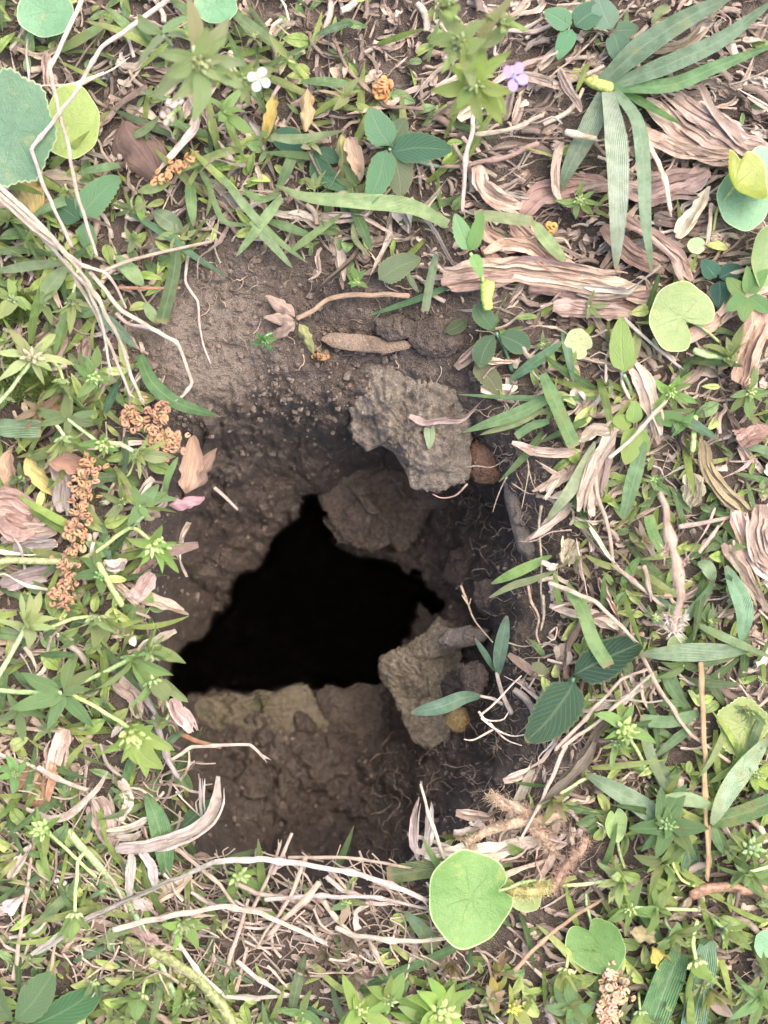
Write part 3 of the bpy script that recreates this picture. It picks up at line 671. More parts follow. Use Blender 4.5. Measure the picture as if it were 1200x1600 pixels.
def bud_mesh(seed):
    rs = np.random.RandomState(seed); Vs, Fs = [], []; n = 0
    for k in range(11):
        a = k * 2.4; ra = .16 * math.sqrt(k); L = .55 - .02 * k; d = np.array([math.cos(a) * ra, math.sin(a) * ra, 1.0 - ra * .5])
        t = np.linspace(0, 1, 5); P = np.stack([d[0] * (.35 + t * .8) * 1.2, d[1] * (.35 + t * .8) * 1.2, d[2] * t * L + .1], 1)
        V, F, UV = tube(P, np.array([.07, .14, .15, .10, .02]), 5); Vs.append(V); Fs += [tuple(i + n for i in f) for f in F]; n += len(V)
    V = np.vstack(Vs); UV = np.full((len(V), 2), .3); return me('bud', V, Fs, UV)
UB = [bud_mesh(i) for i in range(3)]

G_blue = (.105, .185, .12); G_mid = (.13, .205, .085); G_bri = (.22, .32, .085); G_yel = (.33, .38, .13); G_drk = (.035, .085, .042); G_pal = (.26, .34, .17); G_olv = (.11, .14, .05); G_teal = (.035, .10, .068)
T_tan = (.40, .325, .265); T_pale = (.46, .40, .335); T_brn = (.23, .17, .138); T_grey = (.44, .39, .36); T_dark = (.13, .09, .072); T_pink = (.50, .40, .345); T_org = (.31, .18, .108)

def shoot(x, y, z, size, axis, label, nl=7, spread=70, color=G_mid, bud=G_bri, stem=None, inner=5, group='whorled weed shoots', name='weed_shoot', budsize=.42, rng=R, lower=0, leafset=None, dry=0.0, flower=None):
    """whorl of pointed leaves round a bud; axis = pointing direction of the shoot tip"""
    k = K(z); size = size * k
    r = root(name, Vector(W(x, y, z)), label, 'weed', group)
    ax = Vector(axis).normalized(); e1 = ax.orthogonal().normalized(); e2 = ax.cross(e1); ph = rng.uniform(0, 6.28)
    pool = rng.sample(UL_lance + UL_bract[1:], 3); wl = rng.uniform(.8, 1.25); nl = max(4, nl + rng.choice([-1, 0, 0, 1, 2]))
    def ring(n_, sp, L, c0, ms, back=0.0, nm='leaf'):
        for i in range(n_):
            if rng.random() < .12: continue
            a = ph + 6.283 * i / n_ + rng.uniform(-.38, .38); s_ = math.radians(sp + rng.uniform(-20, 20))
            rad = e1 * math.cos(a) + e2 * math.sin(a); d = ax * math.cos(s_) + rad * math.sin(s_); n_v = ax * math.sin(s_) - rad * math.cos(s_)
            n_v = n_v + Vector((rng.uniform(-.35, .35), rng.uniform(-.35, .35), rng.uniform(-.35, .35)))
            cc = jit(c0, .16, rng)
            if rng.random() < dry: cc = jit(T_tan, .2, rng)
            ob(nm, rng.choice(ms), M_leaf, r, cc, mw=leaf_mw(ax * (-back) + rad * size * .03, d, n_v, L * rng.uniform(.6, 1.15), wl * rng.uniform(.85, 1.15)))
    ring(nl, spread, size, color, leafset or pool)
    if lower: ring(lower, spread + 12, size * 1.1, jit(color, .1, rng), UL_lance, back=size * .55)
    if inner: ring(inner, spread * .5, size * .52, tuple(.5 * a + .5 * b_ for a, b_ in zip(color, bud or G_bri)), UL_bract, nm='bract')
    if bud:
        B = basis(e1, ax); M = B.to_4x4() @ Matrix.Diagonal((size * budsize * S,) * 3 + (1,)); ob('bud', rng.choice(UB), M_stem, r, jit(tuple(v * .85 for v in jit(bud, .1, rng)), .1, rng), mw=M)
    if flower: 
        for i in range(4):
            a = i * 1.57 + .4; rad = e1 * math.cos(a) + e2 * math.sin(a)
            ob('petal', UL_oval[0], M_petal, r, flower, mw=leaf_mw(ax * size * .32, rad * .9 + ax * .35, ax - rad * .3, size * .26))
    if stem:
        # stem runs from the whorl down to the ground point(s)
        pts = [(x, y, z)] + [p if len(p) > 2 else (p[0], p[1], max(z - 25 - 15 * i, 4)) for i, p in enumerate(stem)]
        stalk('stem', None, None, pts, max(2.2, size * .055), jit(tuple(.6 * a + .4 * b_ for a, b_ in zip(color, G_yel)), .1, rng), M_stem, parent=r, taper=1.1, k=6, flat=1)
    else:
        q = ax * -1; L = size * .7
        pts = [(x, y, z), (x + q.x * L * .6 + rng.uniform(-4, 4), y - q.y * L * .6, z - 12), (x + q.x * L + rng.uniform(-8, 8), y - q.y * L, max(z - 40, -5))]
        stalk('stem', None, None, pts, max(2, size * .05), jit(color, .1, rng), M_stem, parent=r, taper=1.1, k=6, flat=1)
    return r

def round_leaf(x, y, z, rx, ry, notch, label, color, tilt=(0, 0), cup=.12, depth=.75, petiole=None, name='round_leaf', lobes=0, serr=0.0, wav=.05, cat='leaf', group=None, seed=0, nwidth=.22):
    """kidney leaf, notch = direction of the sinus in degrees in the picture plane (0 right, 90 up)"""
    na, nr = 72, 9; a = np.linspace(0, 2 * np.pi, na, endpoint=False); k = K(z)
    na0 = math.radians(notch); da = (a - na0 + np.pi) % (2 * np.pi) - np.pi
    rad = 1 - depth * np.exp(-(da / nwidth) ** 2) + .035 * np.sin(a * 3 + seed) + .02 * np.sin(a * 7 + seed * 2)
    if lobes: rad = rad * (1 + .07 * np.cos(da * lobes))
    if serr: rad = rad * (1 + serr * np.where(np.arange(na) % 2 == 0, 1, -1))
    V = [(0, 0, 0)]; UV = [(0, .5)]
    for i in range(1, nr + 1):
        f = (i / nr) ** .85
        for j in range(na):
            r_ = rad[j] * f; xx, yy = r_ * math.cos(a[j]) * rx, r_ * math.sin(a[j]) * ry
            zz = cup * (rx + ry) / 2 * f ** 2 + wav * (rx + ry) / 2 * f ** 2 * math.sin(a[j] * 3 + seed) - .03 * (rx + ry) * math.exp(-(da[j] / .3) ** 2) * f
            V.append((xx, yy, zz)); UV.append((f, j / na))
    V = np.array(V) * k * S
    F = [(0, 1 + j, 1 + (j + 1) % na) for j in range(na)] + [(1 + i * na + j, 1 + (i + 1) * na + j, 1 + (i + 1) * na + (j + 1) % na, 1 + i * na + (j + 1) % na) for i in range(nr - 1) for j in range(na)]
    r = root(name, Vector(W(x, y, z)), label, cat, group)
    mt = Matrix.Rotation(math.radians(tilt[0]), 4, 'X') @ Matrix.Rotation(math.radians(tilt[1]), 4, 'Y')
    ob('leaf_blade', me('leaf_blade', V, F, UV), M_round, r, color, mw=mt)
    pts = [(x, y, z - 3)] + (petiole or [(x + rx * .4 * math.cos(na0), y - ry * .4 * math.sin(na0), z - 18), (x + rx * .9 * math.cos(na0), y - ry * .9 * math.sin(na0), z - 45)])
    stalk('petiole', None, None, pts, max(2.5, rx * .05), jit(tuple(.7 * c + .3 * d for c, d in zip(color, G_yel)), .1), M_stem, parent=r, taper=1, k=6, flat=1)
    return r

def leaflet_plant(x, y, z, leaves, label, color=G_mid, ms=None, stem=None, name='clover', cat='clover', group=None, wscale=1.0):
    """leaves: list of (angle in picture deg, length, elevation deg[, colour[, width factor]])"""
    k = K(z); r = root(name, Vector(W(x, y, z)), label, cat, group); ms = ms or UL_obov
    for lf in leaves:
        a, L, el = math.radians(lf[0]), lf[1] * k, math.radians(lf[2]); c = lf[3] if len(lf) > 3 and lf[3] else jit(color, .12); wf = lf[4] if len(lf) > 4 else 1
        ox, oy = (lf[5], lf[6]) if len(lf) > 6 else (0, 0)
        d = Vector((math.cos(a) * math.cos(el), math.sin(a) * math.cos(el), math.sin(el))); n_ = Vector((-math.cos(a) * math.sin(el) + R.uniform(-.25, .25), -math.sin(a) * math.sin(el) + R.uniform(-.25, .25), math.cos(el)))
        ob('leaflet', R.choice(ms), M_leaf, r, c, mw=leaf_mw((ox * k + math.cos(a) * 3, -oy * k + math.sin(a) * 3, R.uniform(-2, 2)), d, n_, L, wf * wscale))
    if stem: stalk('stem', None, None, [(x, y, z - 1)] + stem, 3.0, jit(color, .1), M_stem, parent=r, taper=1.1, k=6, flat=1)
    return r

# catkins: spine with curled scales
def curl_mesh(seed):
    rs = np.random.RandomState(seed); t = np.linspace(.3, 5.6, 9); r_ = .42 + .05 * np.sin(t * 2 + seed)
    P = np.stack([r_ * np.cos(t), r_ * np.sin(t) * .85, .12 * np.sin(t * 1.5 + seed)], 1)
    V, F, UV = tube(P, np.array([.14, .24, .27, .29, .27, .27, .25, .2, .12]), 5); return me('scale', V, F, UV)
UCURL = [curl_mesh(i) for i in range(4)]
def catkin(pts, w, label, n, color=T_org, z=45, sz=9.5, cat='catkin', name='catkin'):
    n = int(n * 1.5); c = lift(pts, z); P = spline(c, max(12, n)); r = root(name, Vector(Wa(P[:1])[0]), label, cat, 'brown catkin remains')
    stalk('spine', None, None, [tuple(p) for p in c], 3.0, T_brn, parent=r)
    for i in range(n):
        p = P[int(i * len(P) / n)]; a = R.uniform(0, 6.28); rr = w * .5 * math.sqrt(R.random()) * (.85 if R.random() < .9 else 1.5)
        q = (p[0] + math.cos(a) * rr, p[1] + math.sin(a) * rr, p[2] + R.uniform(-2, 9) + (1 - (2 * rr / w) ** 2) * 6)
        M = Matrix.Translation(Vector(W(*q)) - r.location) @ Matrix.Rotation(R.uniform(0, 6.28), 4, 'Z') @ Matrix.Rotation(R.uniform(-.8, .8), 4, 'X') @ Matrix.Diagonal((sz * S * R.uniform(.75, 1.25), sz * S * R.uniform(.55, 1.25), sz * S * R.uniform(.5, 1.1), 1))
        ob('scale', R.choice(UCURL), M_scale, r, jit(color, .22), mw=M)
    return r
# ------------------------------------------------------------------ the plants, stalks and litter, one by one
def gb(label, pts, w, color=G_mid, z=30, kind='blade', group='grass blades', **kw):
    return flat_thing('blade_of_grass', label, 'grass blade', pts, w, jit(color, .08), M_blade, kind, z, group=group, **kw)
def st(label, pts, r, color=T_tan, z=35, name='dry_stalk', cat='dry stalk', **kw):
    return stalk(name, label, cat, pts, r, jit(color, .08), M_straw, z, group='dry stalks', **kw)
def sp(label, pts, w, color=T_tan, z=25, kind='strip', fold=0.0, curl=.25, name='dry_strip', cat='dry grass strip', rag=.12, **kw):
    return flat_thing(name, label, cat, pts, w * 1.1, jit(tuple(v * q_ for v, q_ in zip(color, (.88, .90, .93))), .08), M_straw, kind, z, fold=fold, curl=curl, group='strips of dead grass', rag=rag, **kw)

# --- big grass tuft, upper right
tf = root('grass_tuft', Vector(W(952, 136, 40)), 'tuft of broad pale blue green grass blades in brown litter', 'grass tuft')
for pts, w, c in [([(942,128,38),(1000,76,70),(1070,30,95),(1155,-12,100)], 37, (.13,.22,.14)), ([(955,134,40),(1050,98,75),(1130,60,85),(1215,-4,80)], 30, (.15,.25,.16)),
                  ([(960,138,44),(1050,132,70),(1120,104,80),(1215,68,70)], 24, (.13,.28,.11)), ([(945,142,36),(922,200,48),(893,255,44),(872,302,34)], 34, (.14,.21,.15)),
                  ([(950,144,46),(962,215,85),(966,300,95),(962,426,70)], 37, (.24,.32,.24)), ([(962,142,46),(996,190,80),(1006,265,90),(1009,340,85),(1019,430,62)], 24, (.19,.30,.20)),
                  ([(972,142,40),(1015,166,48),(1066,195,40)], 14, (.10,.24,.07))]:
    flat_thing('blade', None, None, pts, w, jit(c, .05), M_blade, 'blade', fold=.22, parent=tf, roll=R.uniform(-8, 8))
stalk('stem', None, None, [(895,118,16),(930,128,30),(956,138,44)], 12, (.26,.30,.09), M_stem, parent=tf, taper=.8)
flat_thing('dry_sheath', None, None, [(870,110,12),(905,118,26),(935,122,30)], 20, T_tan, M_straw, 'strip', parent=tf)

# --- round kidney leaves
G_lime = (.30, .43, .10)
round_leaf(733,1402, 70, 66, 74, 12, 'large bright lime green round leaf by the lower right rim of the burrow', (.098,.20,.047), tilt=(-6,5), cup=.10, petiole=[(770,1395,55),(815,1380,40),(850,1375,20)], depth=.34, seed=1, nwidth=.13, wav=.12)
round_leaf(1065,496, 60, 54, 55, -38, 'pale green kidney leaf with a bite and brown edge among woody litter', (.175,.235,.09), tilt=(8,10), cup=.05, depth=.80, petiole=[(1098,512,40),(1125,535,20)], seed=2, nwidth=.42, wav=.08)
round_leaf(112,192, 55, 46, 58, 185, 'yellow green round leaf crossed by two straw stalks', (.24,.315,.095), tilt=(0,-5), cup=.05, depth=.25, seed=3)
round_leaf(932,1474, 45, 47, 50, 120, 'heart shaped green leaf with small brown spots above a brown catkin', (.115,.215,.062), tilt=(14,-18), cup=.16, depth=.45, petiole=[(918,1420,38),(915,1395,25)], seed=4, nwidth=.3, lobes=0)
round_leaf(1152,286, 75, 44, 50, 100, 'cupped yellow lime leaf folded like a bowl at the right edge', (.21,.24,.055), tilt=(-28,30), cup=.55, depth=.35, petiole=[(1120,330,40),(1112,380,15)], seed=5, wav=.1)
round_leaf(1162,312, 52, 42, 48, 100, 'bluish green round leaf under the cupped yellow leaf', (.13,.27,.16), tilt=(0,0), cup=.06, depth=.3, seed=6)
round_leaf(1192,262, 50, 26, 34, 0, 'small bluish leaf behind the cupped yellow leaf at the right edge', (.16,.30,.2), cup=.08, depth=.3, seed=7)
round_leaf(1192,402, 48, 36, 48, 60, 'dull green folded leaf at the right edge below the cupped leaf', (.17,.24,.11), tilt=(10,35), cup=.2, depth=.3, seed=8)
round_leaf(22,204, 110, 68, 88, 200, 'large blue green lobed leaf at the upper left edge', (.09,.17,.105), tilt=(4,-8), cup=.05, depth=.35, serr=.02, lobes=7, seed=9)
round_leaf(72,18, 60, 44, 42, 80, 'dark blue green round leaf at the top left corner', (.10,.22,.12), cup=.08, depth=.3, seed=10)
round_leaf(338,10, 55, 34, 28, 90, 'dark green round leaf cut by the top edge', (.10,.23,.12), cup=.1, depth=.3, seed=11)
round_leaf(962,1288, 40, 18, 26, 100, 'small lime leaf with a folded yellow flap on the right', (.17,.26,.09), tilt=(0,10), cup=.15, depth=.3, seed=12, petiole=[(968,1330,25),(978,1362,10)])
round_leaf(1160,1155-20, 30, 40, 46, -60, 'olive green hairy round leaf by the right edge', (.19,.24,.08), cup=.1, depth=.4, seed=13, serr=.02, lobes=5)
round_leaf(1196,1475, 35, 18, 22, 0, 'small bluish leaf cut by the lower right edge', (.13,.27,.15), cup=.08, depth=.3, seed=14)
round_leaf(903,538, 38, 22, 24, -30, 'pale dusty olive round leaf beside the folded spoon leaf', (.25,.28,.14), cup=.1, depth=.35, seed=15)
round_leaf(822,1400, 28, 24, 26, 60, 'small dull green leaf half hidden behind the large lime round leaf', (.19,.25,.09), cup=.1, depth=.3, seed=16)
round_leaf(1060,1010, 24, 18, 20, 0, 'tiny dull leaf under the long grass blade on the right', (.18,.26,.12), cup=.1, depth=.3, seed=17)
round_leaf(1088,384, 40, 14, 13, 0, 'tiny pale green oval leaf below the cupped leaf stalk', (.22,.33,.16), cup=.1, depth=.2, seed=18)

# --- clovers and leaflet plants
leaflet_plant(776,520, 35, [(133,52,8,None,.9),(232,54,5,None,1.0),(-20,54,4,None,1.05)], 'three leaflet dark green clover above the right wall', (.055,.15,.075), stem=[(790,545,20),(800,580,5)])
leaflet_plant(608,232, 62, [(112,66,10,(.15,.30,.18),1.15),(248,92,5,(.13,.27,.15),.72),(-4,96,4,(.06,.16,.095),.78),(60,58,-12,(.13,.18,.12),1.0),(-62,72,-14,(.20,.23,.16),1.1)], 'large serrated clover with a holed upper leaflet at top centre', G_blue, ms=UL_ovate, stem=[(640,250,30),(690,262,12)])
leaflet_plant(490,232, 36, [(165,66,2,(.05,.14,.10),.9),(-70,62,-4,(.06,.15,.10),.9),(-20,40,0,(.06,.15,.1),.9)], 'dark teal clover under the pale grass blade at top', G_teal)
leaflet_plant(545,300, 30, [(150,55,0,(.07,.19,.12),.9),(-85,46,-4,(.13,.26,.15),1.1)], 'small teal clover leaf showing under the long purple tipped blade', G_teal)
leaflet_plant(895,42, 48, [(150,48,4,(.14,.30,.18),1.0),(-115,52,4,(.12,.30,.17),.75),(38,58,0,(.07,.17,.11),1.0)], 'clover with bluish oval leaflets at top beside the grass tuft', G_blue, ms=UL_oval)
leaflet_plant(958,48, 46, [(118,56,6,(.17,.28,.22),1.0),(-70,52,0,(.10,.19,.14),1.0),(10,40,-6,(.1,.19,.13),.9)], 'grey blue clover touching the top blades of the grass tuft', G_blue, ms=UL_oval)
leaflet_plant(1122,436, 34, [(130,36,4,(.05,.15,.12),1.15),(30,40,0,(.035,.11,.10),1.1),(-85,42,2,(.03,.10,.09),1.05)], 'small dark teal clover beside the bitten kidney leaf', G_teal, ms=UL_oval)
leaflet_plant(1168,462, 44, [(150,44,25,(.16,.30,.12),.8),(100,46,35,(.19,.33,.14),.55),(60,46,30,(.16,.30,.12),.7),(215,42,20,(.14,.28,.11),.8),(255,44,25,(.15,.3,.12),.8),(-40,42,20,(.13,.27,.11),.8)], 'half closed clump of small green clover leaflets at the right edge', G_mid, ms=UL_oval)
leaflet_plant(22,1602, 55, [(52,100,6,(.06,.17,.09),.82),(18,128,0,(.055,.15,.07),.56,10,4),(130,90,4,(.05,.13,.07),.7),(-20,60,2,(.06,.16,.08),.8)], 'big dark clover with a yellow edged leaflet in the lower left corner', G_drk)
leaflet_plant(128,345, 36, [(60,86,6,(.14,.29,.16),.95),(150,64,0,(.055,.15,.09),1.0),(-70,50,-5,(.13,.25,.14),.9)], 'blue green toothed clover behind the straw stalk at upper left', G_blue, ms=UL_ovate)
bk = leaflet_plant(895,1060, 46, [(32,128,4,(.018,.058,.036),.8),(245,118,4,(.028,.085,.05),.98)], 'pair of large dark serrated leaves on the right burrow rim', G_teal, ms=UL_ovate, stem=[(892,1085,30),(900,1120,6)])
leaflet_plant(860,1055, 40, [(150,30,5,(.16,.17,.10),.9)], 'small dusty olive leaf tip above the dark serrated leaves', G_olv)
leaflet_plant(590,440, 30, [(38,72,8,(.15,.20,.12),.9)], 'dusty grey green oval leaf at the top rim of the burrow', G_olv, ms=UL_ovate, name='dusty_leaf', cat='leaf')
leaflet_plant(738,565, 18, [(-40,64,4,(.15,.16,.10),.85)], 'dusty olive leaf lying under the three leaflet clover', G_olv, ms=UL_ovate, name='dusty_leaf', cat='leaf')
leaflet_plant(690,520, 14, [(20,40,4,(.07,.10,.05),.8)], 'dark green leaf tip half buried in soil near the clover', G_drk, name='dusty_leaf', cat='leaf')
leaflet_plant(975,585, 46, [(96,86,10,(.26,.38,.13),.62),(70,74,0,(.28,.33,.2),.4)], 'folded spoon shaped pale green leaf on a short stalk right of the clover', G_mid, ms=UL_oval, stem=[(985,610,20),(992,640,6)], name='spoon_leaf', cat='leaf')
leaflet_plant(990,665, 42, [(165,34,10,(.26,.40,.12),1.0),(90,36,15,(.24,.38,.13),1.0),(-100,60,10,(.27,.38,.12),.8),(-70,50,0,(.2,.33,.1),.8)], 'seedling with rounded bright leaves crossed by a pale straw', G_bri, ms=UL_oval, name='seedling', cat='seedling')
leaflet_plant(1020,652, 46, [(-8,56,8,(.12,.25,.10),.62)], 'short green leaf with a frayed white tip above the seedling', G_mid, ms=UL_oval, name='spoon_leaf', cat='leaf')
leaflet_plant(1090,640, 40, [(225,66,10,(.12,.26,.10),.55),(185,40,5,(.1,.22,.09),.6)], 'dark green pointed leaf right of the seedling', G_mid, ms=UL_lance, name='seedling', cat='seedling')
leaflet_plant(735,395, 85, [(110,62,12,(.22,.40,.21),.75),(75,60,20,(.15,.30,.10),.6),(-60,40,20,(.24,.42,.17),.8)], 'pale green curled shoot leaves hanging above the top rim', G_bri, ms=UL_ovate, stem=[(750,425,70),(758,455,50)], name='seedling', cat='seedling')
stalk('seed_pod', 'bright yellow green pod hanging at the top rim of the burrow', 'seed pod', [(757,445,60),(760,462,58),(764,482,52)], 11, (.24,.34,.08), M_stem, taper=.75, k=9, n=12)
leaflet_plant(670,660, -40, [(-85,38,20,(.33,.43,.28),.75)], 'single pale green leaf lying on the jagged rock', G_pal, ms=UL_ovate, name='fallen_leaf', cat='leaf')
sd_ = root('grass_sprout', Vector(W(780,1090,-58)), 'bluish grass seedling growing from the right burrow wall', 'grass seedling')
for pts, w in [([(752,1088,-50),(725,1090,-40),(690,1104,-34),(642,1114,-34)], 25), ([(778,1056,-50),(780,1030,-30),(786,995,-10),(792,962,0)], 22), ([(772,1048,-50),(760,1025,-34),(742,998,-25)], 10)]:
    flat_thing('blade', None, None, pts, w, jit((.10,.20,.13), .05), M_blade, 'lens', fold=.2, parent=sd_, roll=R.uniform(-10, 10))
for pts, r_ in [([(800,1115,-62),(785,1085,-55),(776,1050,-48)], 4), ([(785,1100,-62),(770,1092,-55),(750,1088,-50)], 3)]: stalk('stem', None, None, pts, r_, T_grey, parent=sd_)
for pts in [[(750,1118,-45),(772,1100,-40),(800,1070,-30),(815,1056,-25)],[(752,1122,-45),(775,1140,-45),(800,1150,-42),(820,1148,-40)],[(765,1130,-46),(790,1155,-50),(815,1165,-46)],[(748,1112,-45),(760,1125,-45),(785,1125,-46),(795,1112,-50)],[(770,1140,-50),(740,1156,-58),(725,1155,-60)]]:
    stalk('rootlet', None, None, pts, 2.2, T_tan, M_root, parent=sd_, taper=.5, k=5)

# --- hand placed grass blades
gb('green blade at top beside the round leaf cut by the top edge', [(362,18),(400,48),(452,84)], 20, G_mid, 45)
gb('pale grass blade with a whitish base across the dark teal clover', [(424,214),(470,216),(537,204)], 17, G_pal, 60)
gb('long flat pale blade with a dead purple tip above the burrow', [(700,350,40),(640,322,58),(560,314,66),(480,308,64),(427,288,60)], 27, (.24,.36,.13), kind='blade', twist=10)
gb('short cut pale blade right of the long purple tipped blade', [(742,334),(785,340),(832,346)], 18, G_pal, 55, kind='cut')
gb('bent lime blade hanging off the short cut pale blade', [(832,345),(852,372),(884,408)], 22, (.22,.34,.12), 50, kind='lens')
for i, (p, w, c) in enumerate([([(342,270),(385,325),(430,372),(482,412)], 14, (.22,.35,.15)), ([(440,308),(412,345),(368,402)], 18, (.24,.36,.16)), ([(392,345),(425,380),(458,420)], 16, (.25,.37,.17)), ([(455,392),(495,362),(538,332)], 13, (.2,.33,.12)), ([(552,350),(556,375),(580,402)], 10, (.22,.3,.13)), ([(330,300),(350,345),(395,352)], 10, (.2,.32,.12)), ([(380,298),(410,312),(440,300)], 13, (.2,.33,.12)), ([(310,262),(330,300),(322,340)], 10, (.16,.28,.1))]):
    gb(['long thin pale blade running down onto the bare soil at upper left', 'wide pale blade pointing down left above the bare soil', 'pale blade with its tip on the bare soil next to the long thin one', 'slim pale blade rising to the right above the dry seedling', 'small hooked blade under the long purple tipped blade', 'narrow blade curled in the pale blade cluster at upper left', 'short blade at the crown of the pale blade cluster', 'thin upright blade left of the pale blade cluster'][i], p, w, c, 42)
gb('thin blue green blade reaching the bare soil from upper left', [(205,334),(258,366),(300,398),(357,434)], 13, (.12,.26,.14), 36)
gb('dark striped upright blade at the left edge of the bare soil', [(276,386),(270,435),(252,505)], 20, (.085,.16,.05), 40, kind='cut')
gb('blunt pale green blade behind the straw bundle', [(182,400),(205,425),(224,446)], 24, (.2,.34,.14), 40, kind='lens')
gb('tiny pale leaf blade near the node of the bent straw', [(226,472),(236,490),(249,506)], 17, (.22,.34,.14), 38, kind='lens')
gb('blue green blade passing behind the straw bundle', [(150,485),(185,515),(214,545)], 20, (.13,.24,.15), 26)
gb('wide arched green blade at the left rim of the burrow', [(218,555,28),(238,598,40),(278,630,40),(344,651,20)], 24, (.085,.20,.06), twist=15)
gb('dark blue green blade above the curly catkin', [(163,645),(176,615),(188,588)], 14, (.06,.16,.09), 30)
gb('thin dark blade beside the curly catkin', [(196,682),(197,715),(192,756)], 11, (.08,.18,.1), 26)
gb('slim bright blade lying on the soil above the flat stone', [(710,444,14),(650,468,10),(573,494,4)], 11, (.12,.28,.11))
gb('cut grey green blade standing at the top rim', [(682,396),(672,440),(664,486)], 13, (.18,.27,.15), 36, kind='cut')
gb('short dull blade behind the slim bright blade', [(636,425),(645,442),(655,458)], 10, (.18,.26,.13), 26)
gb('thin horizontal blade above the reddish pebble', [(932,622,26),(830,622,34),(714,616,30)], 11, (.13,.27,.14))
gb('upright bright green cut blade right of the reddish pebble', [(848,584),(872,638),(898,698)], 22, (.12,.28,.08), 58, kind='cut')
gb('broad blade pointing left at the reddish pebble', [(862,622),(800,650),(722,676)], 22, (.13,.25,.10), 40)
gb('pale striped blade under the broad one near the reddish pebble', [(850,640),(805,662),(748,680)], 14, (.27,.33,.17), 36)
gb('small blunt blade stub below the broad one near the reddish pebble', [(858,658),(830,666),(806,682)], 13, (.16,.3,.13), 36, kind='cut')
gb('long bluish blade hanging below the seedling', [(1008,690),(992,745),(974,812)], 26, (.14,.27,.13), 48, kind='lens')
gb('green and white dying blade with a lime tip at the right rim', [(930,690,46),(900,752,48),(876,786,46),(856,810,40)], 20, (.30,.37,.20), kind='lens')
gb('lime blade tip pointing into the burrow on the right', [(862,868,22),(815,890,26),(768,912,20)], 17, (.17,.34,.07), kind='lens')
gb('blade with a long pinkish dead tip at the right rim', [(868,892,26),(830,906,28),(800,915,24),(764,934,16)], 12, (.24,.30,.13), kind='lens')
gb('small green blade hanging from the dry tuft at the right rim', [(866,888,24),(870,920,28),(877,960,22)], 10, (.19,.36,.08), kind='lens')
gb('folded lime green blade standing before the dark serrated leaf', [(885,915,40),(908,945,60),(915,962,66),(928,1000,66),(952,1040,56)], 23, (.17,.29,.10), kind='cut')
gb('long grey green striped blade lying level on the right', [(1172,1016),(1090,1018),(1002,1022)], 30, (.20,.29,.17), 56, kind='lens')
gb('bright narrow blade crossing the long grey green blade', [(1094,978),(1140,1000),(1212,1030)], 15, (.22,.36,.17), 62)
gb('wide upright blue green blade at the right edge', [(1158,1002),(1162,950),(1134,884)], 30, (.14,.30,.17), 55, kind='lens')
gb('dull narrow blade below the long grey green blade', [(1160,1018),(1120,1032),(1076,1046)], 14, (.15,.25,.12), 46)
gb('flat green blade right of the bright star weed', [(1092,1114),(1050,1128),(1000,1126)], 20, (.16,.30,.13), 42, kind='cut')
gb('small green blade under the crossed brown stalks', [(1082,1136),(1055,1156),(1022,1184)], 16, (.14,.27,.11), 36)
gb('narrow greyish blade hanging down from the bright star weed', [(1002,1130),(1018,1185),(1046,1244)], 18, (.20,.29,.17), 36)
gb('small dark blade rising behind the crossed brown stalks', [(1036,1050),(1055,1085),(1085,1118)], 20, (.10,.2,.08), 26)
gb('wide grey green blade pointing up left in the lower right', [(1045,1292),(985,1250),(912,1208)], 36, (.19,.28,.18), 40)
gb('dull blade behind the wide grey green blade', [(1024,1192),(1040,1218),(1052,1245)], 26, (.15,.22,.12), 24, kind='cut')
gb('pale striped blade pointing left at the brown upright stalk', [(1118,1262),(1075,1248),(1024,1250)], 24, (.24,.36,.19), 56, kind='lens')
gb('tall pale blade leaning right over the brown upright stalk', [(1112,1288),(1140,1232),(1200,1152)], 34, (.25,.36,.22), 60, kind='lens')
gb('dark green blade behind the tall pale blade', [(1110,1284),(1158,1272),(1216,1248)], 30, (.08,.19,.05), 44, kind='cut')
gb('narrow blade hanging below the tall pale blade', [(1112,1288),(1120,1312),(1134,1338)], 15, (.15,.28,.12), 40)
gb('very broad dark blade with a pale midline at the bottom right', [(1062,1490),(1038,1548),(1012,1620)], 48, (.065,.18,.055), 42, kind='cut')
gb('broad bluish blade beside the darkest broad blade at bottom right', [(1108,1470),(1095,1540),(1082,1615)], 40, (.11,.22,.14), 36, kind='cut')
gb('wide dark blade under the narrow leaved dark weed', [(1060,1290),(1075,1330),(1082,1372)], 34, (.07,.15,.07), 22, kind='cut')
gb('bluish pointed blade left of the large lime round leaf', [(680,1492,20),(660,1455,40),(630,1423,42)], 25, (.10,.22,.13))
gb('long thin blade slanting below the large lime round leaf', [(560,1546,20),(640,1512,28),(728,1474,34)], 14, (.11,.23,.09), kind='cut')
gb('dark narrow upright blade below the large lime round leaf', [(728,1552),(733,1515),(736,1478)], 13, (.05,.14,.06), 20)
gb('wide green blade in the shade at the lower left rim', [(228,1240,30),(246,1285,40),(256,1330,36),(260,1374,20)], 36, (.10,.24,.08), kind='lens')
gb('dark green blade deep behind the grey curled leaf', [(335,1255,-20),(305,1275,-10),(272,1305,-5)], 30, (.06,.15,.05))
gb('dark blade reaching right over the lower rim', [(300,1380,-20),(355,1345,-10),(412,1325,-8)], 16, (.10,.2,.07))
gb('long dull blade lying flat along the lower rim under the straws', [(800,1345,16),(730,1350,24),(660,1360,22),(605,1368,10)], 30, (.14,.18,.07), kind='cut')
gb('bluish blade in shade at bottom left', [(150,1465),(180,1500),(200,1540)], 18, (.07,.16,.11), 14)
gb('upright grass shoot with a pink tip at bottom left', [(272,1600,40),(276,1570,50),(281,1532,52)], 13, (.2,.34,.08))
gb('green spikelet blade with toothed edge left of the folded tan leaf', [(258,775,30),(262,748,44),(278,714,48)], 12, (.15,.32,.10), kind='lens')
